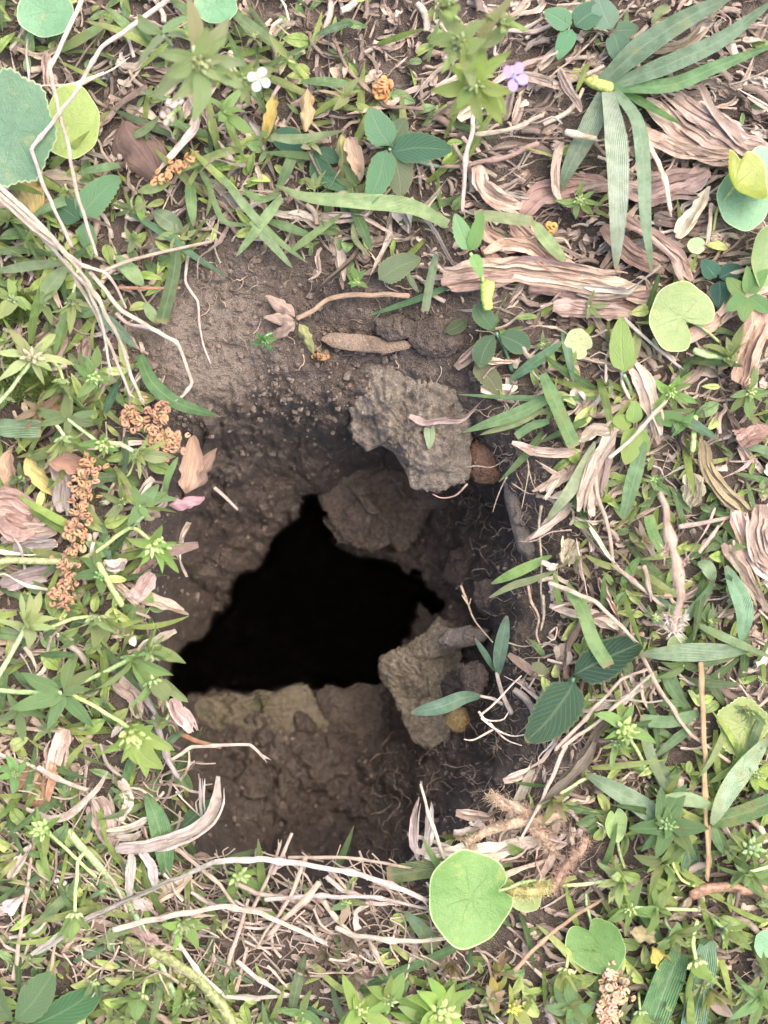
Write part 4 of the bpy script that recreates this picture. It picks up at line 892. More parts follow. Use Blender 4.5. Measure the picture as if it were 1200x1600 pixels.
gb('pale pointed blade standing left of the toothed blade', [(215,810,40),(228,780,60),(248,757,62)], 20, (.17,.33,.14), kind='lens')
gb('broad speckled grey green blade at the left edge above the dead leaves', [(-10,665),(30,668),(64,668)], 32, (.14,.24,.13), 46, kind='cut')
gb('thin blade above the stem of the pale weed on the left', [(-5,395),(40,390),(95,400)], 14, (.16,.26,.1), 40)
gb('long light blade crossing the left edge by the moss', [(-10,425),(50,415),(100,412)], 16, (.22,.32,.17), 46, kind='lens')
gb('green blade angled up beside the straw bundle at left', [(60,475),(80,445),(105,415)], 26, (.2,.3,.15), 44, kind='lens')
gb('small bright standing blade left of the pale speckled pebble', [(222,345),(218,325),(216,305)], 15, (.2,.4,.06), 46, kind='lens')
gb('wide dusty folded blade at upper left of the bare soil', [(240,330),(262,345),(285,362)], 30, (.15,.22,.12), 34, kind='lens')
gb('pale blade over the brown dead leaf stem at upper left', [(205,215),(230,200),(250,180)], 14, (.22,.33,.13), 36)
gb('thin yellow green blade beside the orange catkin bits', [(215,300),(245,292),(268,282)], 18, (.25,.36,.12), 40, kind='lens')
gb('dull green blade at the top right corner of the litter', [(1045,10),(1030,20),(1018,40)], 16, (.2,.3,.12), 30)
gb('lime blade on soil right of the serrated leaves', [(1000,870),(985,890),(970,915)], 15, (.14,.29,.08), 36, kind='lens')
gb('bright wide blade partly under the woody shard on the right', [(1035,862),(1022,835),(1014,805)], 18, (.17,.32,.09), 34, kind='cut')
gb('curled bluish blade in the litter right of the fluffy stalk', [(1090,880),(1105,885),(1116,908)], 22, (.2,.33,.16), 38, kind='lens')
gb('green blade lying across the litter below the fluffy stalk', [(962,905),(1000,915),(1040,922)], 14, (.17,.27,.08), 24, kind='cut')

# --- straw stalks placed by hand
st('long pale straw from the top edge bending at a joint over the round leaf', [(132,-8,120),(105,50,130),(78,106,132),(90,165,126),(104,220,118),(120,300,104),(150,400,80)], 5.0, T_pale, nodes=(.28,), k=8)
st('second long pale straw crossing the first from the upper right', [(268,-6,120),(210,38,130),(155,76,130),(120,140,132),(85,190,130),(50,233,124),(72,300,112),(112,384,92)], 5.2, T_pale, nodes=(.33,.62), k=8)
for lab, pts, r_ in [
  ('thick straw of the bundle at left ending in a jointed tip', [(-10,284,120),(60,350,110),(118,410,98),(160,480,84),(192,545,66),(205,585,52),(222,628,40)], 5.4),
  ('outer straw of the bundle with a clean cut end', [(-12,300,112),(55,360,104),(110,420,92),(150,490,80),(180,560,62),(204,618,48)], 4.6),
  ('short straw of the bundle broken off beside the blue green blade', [(20,322,116),(90,395,104),(140,455,94),(160,510,84),(174,582,70)], 4.2),
  ('inner straw of the bundle splitting to a ragged tip', [(0,312,126),(70,372,116),(130,415,108),(165,425,98),(182,450,88),(197,482,78)], 4.0),
  ('fine grey straw lying on top of the bundle', [(-10,294,134),(80,372,124),(138,440,112),(176,510,96),(200,560,78)], 3.4)]:
    st(lab, pts, r_, T_pale, nodes=(R.uniform(.5, .7),), k=7)
st('bent straw with a swollen joint over the bare soil at left', [(140,425,96),(190,485,80),(240,515,70),(275,532,62),(290,565,58),(300,600,50),(286,620,42),(250,638,34)], 4.6, T_pale, nodes=(.56,.83), k=8)
st('thin brown stalk lying right of the straw bundle', [(162,424,60),(200,408,52),(250,395,44),(330,378,34)], 3.2, T_tan)
st('thin tan stalk ending at the striped blade', [(185,450,40),(230,451,40),(280,450,38)], 3.0, T_org)
st('forked grey rootlet stem drooping on the bare soil', [(294,400,16),(290,440,12),(308,470,10),(312,510,8),(318,540,4),(330,568,2)], 3.0, T_grey, name='dry_stalk', taper=.4)
sp('long twisted straw leaf along the lower rim, grey and split at its left end', [(48,1492,30),(110,1450,50),(200,1404,62),(262,1378,66),(338,1346,62),(400,1341,54)], 13, T_grey, twist=160)
st('long pinkish tan straw along the lower rim ending under the lime leaf', [(336,1347,58),(405,1342,56),(480,1351,54),(560,1366,52),(612,1383,50),(668,1408,46)], 6.0, T_pink, nodes=(.3,.62,.82), k=8, taper=.9)
st('thin straw above the long pinkish one on the lower rim', [(450,1341,32),(540,1340,34),(600,1348,30),(640,1356,24)], 4.2, T_tan, nodes=(.6,))
st('pale papery straw with split ends running down to the dark seed heads', [(176,1452,60),(250,1434,66),(350,1416,66),(410,1428,60),(465,1452,52),(508,1474,44)], 6.5, T_pale, nodes=(.55,), flat=.5, k=8)
st('grey straw with joints pointing at the lime round leaf from the left', [(414,1406,40),(500,1400,44),(585,1402,42),(668,1420,38)], 5.0, T_grey, nodes=(.35,.7))
st('white papery straw end left of the lime round leaf', [(525,1448,44),(560,1462,50),(610,1470,52),(660,1470,52),(718,1464,50)], 6.0, T_pale, nodes=(.45,), k=8)
st('upright thin straw standing on the lower right wall', [(694,1342,30),(680,1300,20),(668,1268,6),(657,1224,-6)], 4.2, T_pale, nodes=(.45,.6))
sp('curled grey leaf behind the upright thin straw', [(655,1345,10),(648,1310,-10),(650,1270,-24),(656,1245,-30)], 12, T_grey, twist=60)
sp('second curled grey leaf right of the upright thin straw', [(662,1345,14),(672,1300,-8),(674,1265,-20),(672,1252,-25)], 12, T_grey, twist=-50)
st('grey stub crossing the foot of the upright thin straw', [(638,1304,-20),(670,1312,-10),(708,1326,6)], 4.0, T_grey)
for lab, pts, r_, c, zz in [
  ('straw slanting down from the lower left rim', [(262,1318),(300,1345),(345,1382),(370,1420)], 5, T_tan, 34), ('thin straw from the grey curled leaf down to the right', [(372,1382),(400,1396),(440,1402),(480,1412)], 4, T_tan, 36),
  ('upright straw pair stub at the lower rim, left one', [(396,1420),(420,1370),(438,1318)], 4.2, T_tan, 26), ('upright straw pair stub at the lower rim, right one', [(425,1365),(442,1335),(455,1302)], 4, T_tan, 28),
  ('slanting straw running down left below the twisted straw leaf', [(478,1340),(455,1400),(420,1450),(400,1480)], 3.6, T_tan, 40),
  ('straw at lower left dropping to a split white end', [(270,1462),(292,1492),(312,1520),(350,1556),(405,1562)], 5.4, T_pale, 44), ('straw coming in under the pale grass heads at bottom', [(372,1503),(405,1530),(440,1552),(488,1560)], 5.2, T_pale, 40),
  ('flat bottom straw below the dark seed heads', [(330,1560),(400,1558),(490,1556)], 5, T_pale, 36), ('short grey stub left of the dark seed heads', [(300,1395),(322,1408),(345,1418)], 4.4, T_grey, 36),
  ('frayed thick straw stub in the middle of the lower lattice', [(500,1378),(478,1405),(450,1432),(420,1460)], 7.5, T_tan, 44), ('straw stub sloping right in the lower lattice', [(505,1408),(530,1440),(560,1470)], 5.5, T_pale, 40),
  ('grey straw stub above the white papery straw end', [(512,1370),(535,1392),(575,1402)], 5.2, T_grey, 36), ('curved grey straw loop under the grey jointed straw', [(558,1440),(555,1425),(575,1412),(615,1410)], 6, T_grey, 24),
  ('straw prop below the white papery straw end', [(575,1465),(592,1495),(604,1520)], 5, T_tan, 36), ('thin straw sticking up between the lattice straws', [(520,1362),(538,1385),(545,1395)], 3, T_tan, 30),
  ('thin straw at bottom left standing beside the nodding weed', [(20,1530),(34,1450),(44,1380),(52,1310)], 5, T_tan, 26), ('thin straw stub near the nodding weed at bottom left', [(78,1520),(84,1490),(88,1470)], 3.4, T_tan, 22),
  ('thin upright straw right of the split white end', [(350,1540),(362,1490),(378,1440),(388,1405)], 4, T_tan, 30), ('second thin straw right of the split white end', [(368,1550),(378,1510),(385,1480)], 3.6, T_tan, 26),
  ('pale straw bit lying on brown chips at left', [(58,1200),(98,1222),(134,1234)], 6, T_pale, 40), ('thin pale stick among the weeds near the left edge', [(14,1135),(50,1140),(95,1142)], 3.6, T_tan, 36),
  ('thin pale stick from the left edge below the weeds', [(-5,1178),(30,1190),(62,1202)], 3.6, T_pale, 34), ('small twisted pale stick near the five leaved weed', [(38,1012),(48,1025),(54,1040)], 4.4, T_pale, 40),
  ('dead leaf stub lying over the mossy slab from the lower left rim', [(262,1190,20),(300,1168,14),(350,1164,0),(392,1164,-10),(414,1185,-20)], 4.2, T_pale, 20),
  ('orange straw under the dead leaf stub at the lower left rim', [(282,1148),(310,1158),(345,1168)], 4.0, T_org, 0), ('small grey twig on the lower left rim', [(240,1120),(252,1155),(262,1190),(275,1215)], 7, (.28,.25,.24), 36),
  ('short grey twig above the lower left rim', [(222,1085),(235,1105),(245,1122)], 6, (.28,.25,.24), 40),
  ('broken pale stick at the tip of the toothed weed over the pit', [(335,762,44),(350,775,36),(371,796,20)], 3.2, T_pale, 30),
  ('pale straw rising from the lime blade tip to the right', [(858,912),(900,926),(930,940),(958,966),(992,1000)], 5.2, T_pale, 60), ('jointed brown stalk crossing the lower right litter', [(1003,1022),(1030,1075),(1058,1120),(1080,1148),(1140,1192)], 4.6, T_tan, 46),
  ('tan stalk slanting up right beside the dark serrated leaves', [(868,1172),(925,1112),(970,1062),(1010,1045)], 4.6, T_tan, 52), ('second tan stalk parallel to it below the dark serrated leaves', [(878,1168),(930,1130),(980,1088),(1020,1052)], 4.2, T_tan, 56),
  ('tan stalk running from the serrated leaves down to the fuzzy root', [(884,1164),(866,1210),(846,1250),(812,1314)], 4.6, T_pink, 44), ('upright brown stalk standing in the lower right litter', [(1096,1035),(1099,1130),(1102,1250),(1106,1372)], 6.4, (.36,.25,.16), 52),
  ('second brown stalk behind the upright brown stalk', [(1108,1290),(1110,1340),(1106,1375)], 5, (.3,.2,.13), 40), ('curved brown stalk at the bottom right leading to the heart leaf', [(802,1516),(850,1470),(895,1432),(935,1410)], 5, (.34,.24,.17), 44),
  ('grey needle stalk left of the bitten kidney leaf', [(976,498),(1020,538),(1064,574)], 4.2, (.36,.34,.33), 48), ('pale straw crossing the rounded bright seedling', [(952,716),(985,688),(1018,652),(1040,626)], 5, T_pale, 62),
  ('pale jointed stalk hanging beside the grass tuft', [(1008,212),(1030,255),(1040,290),(1047,328)], 6.4, T_pink, 56), ('thin tan stalk under the cupped yellow leaf', [(1112,318),(1108,350),(1104,378)], 5, T_pink, 36),
  ('tan branching stalk right of the pale blade cluster', [(660,170),(600,165),(545,110),(520,60)], 5, T_brn, 30), ('pinkish stem of the purple flower weed', [(742,160),(738,200),(728,245),(722,330)], 5.5, T_pink, 44), ('brown branch meeting the purple flower weed stem', [(840,225),(790,245),(728,258),(690,262)], 6, (.3,.21,.17), 34),
  ('straw cut level across the litter below the purple flower', [(745,210),(790,205),(850,180)], 6, T_tan, 40), ('pale stub lying over the left blade of the grass tuft', [(884,206),(905,210),(932,216)], 7, T_pale, 66),
  ('thin twisted rootlet stalk near the right rim', [(942,690,40),(930,745,44),(938,790,38),(952,830,34),(958,880,28)], 4.0, T_tan, 40), ('tan stalk joint sticking up right of the rim', [(958,882),(985,905),(1010,925),(1032,945)], 5, T_tan, 40), ('short branch of the tan stalk right of the rim', [(1006,885),(1010,905),(1018,932)], 5, T_tan, 44),
  ('dark curved root beside the large serrated leaf', [(885,1060),(888,1010),(910,970),(950,955)], 7, (.12,.09,.07), 20), ('thin stick across the top of the fluffy stalk', [(1060,824),(1110,815),(1165,803)], 4, T_tan, 36), ('broken straw right of the fluffy stalk', [(1092,864),(1105,845),(1122,822)], 5, T_tan, 40)]:
    st(lab, pts, r_, c, zz, nodes=(R.uniform(.3, .7),) if r_ > 4 else ())
# fluffy out of focus stalk close to the camera
fl = stalk('fluffy_stalk', 'blurred dry stalk with a fluffy whitish tip close to the camera on the right', 'dry stalk', [(1032,770,150),(1045,830,190),(1058,885,210),(1062,930,210),(1052,985,190)], 9, (.34,.27,.22), M_straw, jag=.09, taper=1.1, nodes=(.35,.6))
def fluff(o, cs, n, L, mat, colr, name='fluff', r=1.0):
    Vs, Fs, UVs = [], [], []; k0 = 0
    for i in range(n):
        c = cs[R.randrange(len(cs))]; d = np.array([R.gauss(0, 1), R.gauss(0, 1), abs(R.gauss(0, .8)) + .1]); d /= np.linalg.norm(d); l = L * R.uniform(.5, 1.2)
        b_ = np.array([R.gauss(0, 1), R.gauss(0, 1), R.gauss(0, 1)]) * l * .25
        P = np.array([c + d * l * t + b_ * t * t for t in (0, .5, 1)]) + np.array([R.uniform(-3, 3), R.uniform(-3, 3), 0])
        V, F, UV = tube(P, np.array([r, r * .8, r * .3]), 3); Vs.append(V); Fs += [tuple(j + k0 for j in f) for f in F]; UVs.append(UV); k0 += len(V)
    Vw = Wa(np.vstack(Vs)) - np.array(o.location)
    return ob(name, me(name, Vw, Fs, np.vstack(UVs)), mat, parent=o, color=colr, kind='stuff')
fluff(fl, [np.array(p, float) for p in [(1052,985,190),(1058,975,192),(1064,965,196),(1045,968,192)]], 130, 20, M_hair, (.6,.52,.46))
fluff(fl, [np.array(p, float) for p in [(1040,860,196),(1060,905,206),(1070,880,200)]], 60, 16, M_hair, (.4,.3,.25), 'husk', 1.6)

# --- dry strips and woody shreds placed by hand
for lab, pts, w, c, zz in [
  ('grey mauve curled leaf leaning on the lower left rim', [(180,1328,44),(250,1318,52),(300,1296,46),(326,1276,36),(338,1248,28),(340,1214,20)], 22, (.33,.285,.265), 40),
  ('thin upright shred beside the grey mauve curled leaf', [(318,1290),(316,1245),(318,1200)], 8, T_grey, 24), ('narrow shred hanging under the grey mauve curled leaf', [(205,1330),(206,1370),(200,1405)], 14, T_grey, 44), ('twisted shred right of the hanging one at lower left', [(215,1328),(238,1355),(240,1385)], 14, T_grey, 40),
  ('curved pale shred across the bright bud at lower left', [(42,1264),(80,1280),(112,1270),(150,1235),(168,1206)], 11, T_pale, 52), ('flat pinkish dead leaf chip at the left rim of the opening', [(270,1088),(284,1115),(296,1146)], 26, (.5,.38,.35), 36),
  ('pale flat leaf shred over the soil below the reddish pebble', [(800,692,34),(835,703,38),(870,706,36),(908,704,30)], 13, T_tan, 36), ('tan leaf shred bundle left strand at the right rim', [(962,668),(935,712),(915,760),(902,800)], 22, T_tan, 46), ('tan leaf shred bundle right strand at the right rim', [(955,690),(945,730),(930,790)], 13, T_brn, 42), ('tan strand twisting down from the shred bundle', [(925,750),(922,790),(928,806)], 14, T_tan, 40),
  ('broad folded tan leaf above the right shred bundle', [(968,658),(950,676),(928,672),(905,692)], 18, T_tan, 44), ('pale stick shred on dark soil right of the grey stone', [(876,740),(862,762),(848,786)], 8, T_pale, 30),
  ('long khaki strip running to the right edge', [(1095,690),(1110,740),(1150,790),(1205,838)], 24, (.30,.25,.14), 34), ('brown strip at the right edge beside the pale weed', [(1190,485),(1175,540),(1150,600)], 42, (.38,.25,.19), 46),
  ('fibrous woody shard at the right edge, left strand', [(1150,800),(1168,850),(1205,905)], 34, (.42,.32,.26), 44), ('fibrous woody shard at the right edge, right strand', [(1185,790),(1192,840),(1208,890)], 40, (.44,.34,.28), 52), ('fibrous woody shard lower strand at the right edge', [(1130,850),(1160,890),(1200,955)], 18, (.40,.30,.24), 46), ('thin fibrous strand left of the right edge shard', [(1140,845),(1150,880),(1190,930)], 9, T_tan, 54),
  ('long woody shred running level below the pale grass blade tips', [(690,428),(760,420),(850,425),(930,440),(1010,452)], 34, (.36,.26,.21), 26), ('second level woody shred right of the pod', [(690,440),(740,438),(800,432)], 26, (.44,.30,.24), 36), ('dark woody shred under the level ones', [(830,445),(900,455),(980,470),(1060,468)], 34, (.25,.175,.145), 22), ('flat pinkish wood chip below the level shreds', [(868,478),(920,482),(985,490)], 30, (.42,.30,.26), 34),
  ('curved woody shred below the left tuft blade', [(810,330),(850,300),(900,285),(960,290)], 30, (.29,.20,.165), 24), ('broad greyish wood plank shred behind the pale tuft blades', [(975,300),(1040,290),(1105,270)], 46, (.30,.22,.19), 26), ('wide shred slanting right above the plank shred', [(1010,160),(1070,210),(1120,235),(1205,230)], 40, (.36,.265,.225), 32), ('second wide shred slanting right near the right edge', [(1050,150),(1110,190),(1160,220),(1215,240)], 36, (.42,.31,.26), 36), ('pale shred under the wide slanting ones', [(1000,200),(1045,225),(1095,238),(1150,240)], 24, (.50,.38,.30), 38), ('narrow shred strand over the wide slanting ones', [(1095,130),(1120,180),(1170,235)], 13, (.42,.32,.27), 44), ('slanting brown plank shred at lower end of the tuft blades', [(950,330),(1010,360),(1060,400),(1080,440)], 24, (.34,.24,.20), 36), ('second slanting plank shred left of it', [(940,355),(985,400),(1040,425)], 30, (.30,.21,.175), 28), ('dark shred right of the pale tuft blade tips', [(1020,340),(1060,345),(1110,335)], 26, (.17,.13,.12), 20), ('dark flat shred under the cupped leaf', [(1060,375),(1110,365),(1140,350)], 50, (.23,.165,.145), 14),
  ('arched woody shred above the level ones near the pod', [(745,330),(755,365),(795,385),(845,370)], 22, (.42,.29,.215), 30), ('loop shaped woody shred near the pod', [(755,395),(790,380),(825,385),(850,410)], 18, (.45,.31,.23), 34), ('broad shred bending down right of the lime blade', [(800,345),(830,380),(870,415),(905,430)], 30, (.40,.28,.22), 26), ('shred wedge right of the pale curled shoot', [(755,385),(775,410),(800,425)], 20, (.33,.21,.15), 24),
  ('twisted shred running down from the brown branch', [(740,260),(755,290),(775,310),(815,325)], 28, (.42,.31,.26), 28), ('thin shred between the dark hollows below the branch', [(775,300),(800,305),(830,310)], 9, T_grey, 26),
  ('pale stick shred right of the branch junction', [(880,225),(868,260),(870,300),(878,318)], 13, T_tan, 40), ('short tan shred with a green tip under the tuft', [(875,110),(895,150),(908,175)], 15, T_tan, 44), ('long tan shred left of the tuft base', [(815,115),(850,125),(890,140)], 16, T_tan, 36),
  ('purplish tan dead leaf at the left edge', [(-15,800),(15,800),(58,828)], 62, (.34,.23,.205), 34), ('grey woody stub below the dead leaves at left', [(88,720),(95,755),(92,800)], 28, (.30,.25,.225), 30), ('pale woody chip under the long catkin', [(0,845),(40,832),(90,830)], 24, (.40,.31,.26), 30), ('grey fibrous chip under the long catkin', [(22,862),(50,850),(88,852)], 26, (.30,.26,.25), 26), ('lower fibrous chip at left below the stem', [(0,915),(40,900),(85,890)], 24, (.32,.27,.25), 24),
  ('large orange brown chip at the left edge below the stick', [(60,1195),(62,1225),(52,1260)], 50, (.38,.22,.14), 26), ('tall pale chip left of the big bright weed head', [(105,1140),(90,1175),(70,1215)], 30, (.44,.34,.29), 34), ('broad pale chip below the bright weed head', [(150,1245),(170,1290),(185,1325)], 36, (.44,.36,.32), 30),
  ('curved fine shred beside the bright weed head', [(185,1220),(200,1250),(192,1285)], 11, T_pale, 40), ('pale shred fan strand below the bright weed head', [(165,1300),(200,1295),(232,1280)], 9, T_pale, 44), ('lower pale shred fan strand below the bright weed head', [(175,1310),(210,1308),(235,1292)], 9, T_pale, 42),
  ('pale shreds under the long five leaved weed stem', [(180,1060),(205,1085),(215,1120)], 26, (.42,.34,.3), 20), ('brown shred between the left weeds at the rim', [(160,900),(190,920),(215,945)], 14, T_tan, 30), ('pinkish curled leaf shred at the left rim', [(205,935),(225,915),(240,895)], 28, (.46,.32,.27), 34), ('pale curled shred above the pinkish one', [(162,880),(180,885),(200,875)], 18, T_pale, 40),
  ('dead tan leaf hanging at the right of the grey stone', [(896,842,24),(888,862,26),(878,880,22)], 26, (.38,.33,.22), 26), ('olive dead leaf standing by the seedling blades on the right', [(1088,738),(1082,760),(1078,790)], 34, (.28,.25,.17), 38), ('brown curled seed leaf at the right edge', [(1150,690),(1170,680),(1200,668)], 30, (.34,.22,.18), 40), ('small dead shred at the joint above the lime blade tip', [(845,880),(860,886),(875,880)], 10, T_pink, 36)]:
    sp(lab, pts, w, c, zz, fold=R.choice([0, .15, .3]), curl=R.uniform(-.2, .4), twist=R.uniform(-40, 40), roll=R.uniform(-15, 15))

# --- dead leaves
def dead(label, x, y, z, a, L, w, color, el=5, ms=None):
    o = ob('dead_leaf', me_copy(R.choice(UL_dead)), M_straw, None, color, mw=Matrix.Translation(Vector(W(x, y, z))) @ (basis(Vector((math.cos(math.radians(a)) * math.cos(math.radians(el)), math.sin(math.radians(a)) * math.cos(math.radians(el)), math.sin(math.radians(el)))), Vector((R.uniform(-.3, .3), R.uniform(-.3, .3), 1))).to_4x4() @ Matrix.Diagonal((L * S, L * S * w, L * S, 1))))
    return tag(o, label, 'dead leaf')
def me_copy(m):
    c = m.copy(); c.materials.clear(); return c
dead('dark brown triangular dead leaf below the yellow green round leaf', 186,188,40, -62, 108, 1.05, (.15,.10,.085), -6)
dead('folded tan dead leaf hanging over the left pit wall', 288,772,20, 74, 84, .62, (.36,.25,.19), 10, UL_obov)
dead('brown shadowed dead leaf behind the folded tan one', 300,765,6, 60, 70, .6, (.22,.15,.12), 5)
dead('brown dead leaf spread by the left weeds', 72,712,38, -12, 78, .6, (.32,.20,.15))
dead('pale yellow dead leaf pointing down among the left weeds', 42,712,44, -60, 74, .52, (.44,.38,.16))
dead('tan dead leaf pointing down at the far left', 18,700,46, -88, 76, .5, (.40,.28,.20))
dead('tan yellow dying leaf under the large lobed leaf', 22,262,34, -75, 86, .9, (.38,.30,.13))
dead('pale grey dusty dead leaf in the top litter', 520,300,30, 15, 60, .7, (.34,.28,.26))
dead('dry flower leaf yellowed at the bottom right', 985,1455,58, -20, 70, .55, (.44,.38,.22))
dead('yellow brown dead tip beside the dry flower leaf', 1020,1478,50, -58, 56, .7, (.42,.36,.10))
dead('pink striped sepal lying at the tip of the toothed weed', 262,790,46, 8, 58, .5, (.46,.28,.31), 4, UL_lance)
dead('tan dead leaf pair member in the top centre, right one', 545,212,62, -68, 62, .6, (.46,.34,.25), 4)
dead('green tan dead leaf pair member in the top centre, left one', 535,208,60, -92, 66, .5, (.34,.34,.14), 4)
dead('tan pointed dead leaf below the white flowers', 478,135,50, -95, 70, .5, (.46,.34,.20), 4, UL_lance)
dead('yellow dead leaf under the white flowers', 430,150,46, -100, 66, .42, (.50,.40,.14), 4, UL_lance)
dead('dull purple dead leaf near the small star weed at the top right', 880,305,26, -40, 50, .7, (.2,.12,.11), 4)
dead('pale papery leaf beside the white papery straws', 205,1408,40, -15, 36, .8, (.46,.38,.36), 2)
for lab, x, y, z, a in [('dried seedling leaf pointing up left on the bare soil', 462,494,14,140), ('dried seedling leaf pointing left on the bare soil', 460,498,14,172), ('dried seedling leaf pointing down left on the bare soil', 462,502,14,215), ('dried seedling leaf pointing down on the bare soil', 468,505,14,-70)]:
    dead(lab, x, y, z, a, R.uniform(46, 56), .6, (.34,.26,.22) if a != -70 else (.26,.27,.12), 3, UL_lance)
st('dried seedling stem running right from its dead leaves', [(464,498,12),(490,485,12),(512,468,10),(540,462,12),(600,460,16),(640,462,16)], 4, (.33,.25,.17), name='dry_stalk', taper=1.0)
sp('dried twisted leaf lying along the jagged rock', [(640,650,-26),(665,660,-22),(690,656,-18),(720,655,-12),(740,640,-2),(758,622,6)], 13, (.42,.33,.28), twist=90)

# --- catkins
catkin([(142,715),(132,760),(122,810),(112,860),(104,905),(90,952)], 42, 'long curly orange brown catkin hanging down the left side', 105)
catkin([(190,652),(215,655),(240,650),(258,640)], 44, 'curly orange brown catkin piece at the left rim, upper lump', 34, z=40)
catkin([(240,668),(246,690),(268,690),(282,700)], 40, 'curly orange brown catkin piece at the left rim, lower lump', 34, z=32)
catkin([(962,1522),(960,1550),(955,1580),(950,1608)], 48, 'pinkish orange catkin at the bottom right edge', 60, (  .44,.28,.19), z=44)
catkin([(240,276),(262,272),(285,258),(312,246)], 26, 'bright orange catkin scrap beside the dark triangular dead leaf', 22, (.42,.22,.11), z=44)
catkin([(592,132),(604,146)], 30, 'bright orange catkin chip in the top litter', 14, (.46,.21,.09), z=34, sz=11)
catkin([(500,552,-18),(505,562,-22)], 16, 'dull orange catkin crumbs on the burrow wall left of the flat stone', 8, (.28,.15,.07), z=-20, sz=8)
catkin([(860,352),(862,362)], 12, 'tiny orange catkin chip right of the lime blade', 5, (.5,.24,.08), z=26, sz=10)

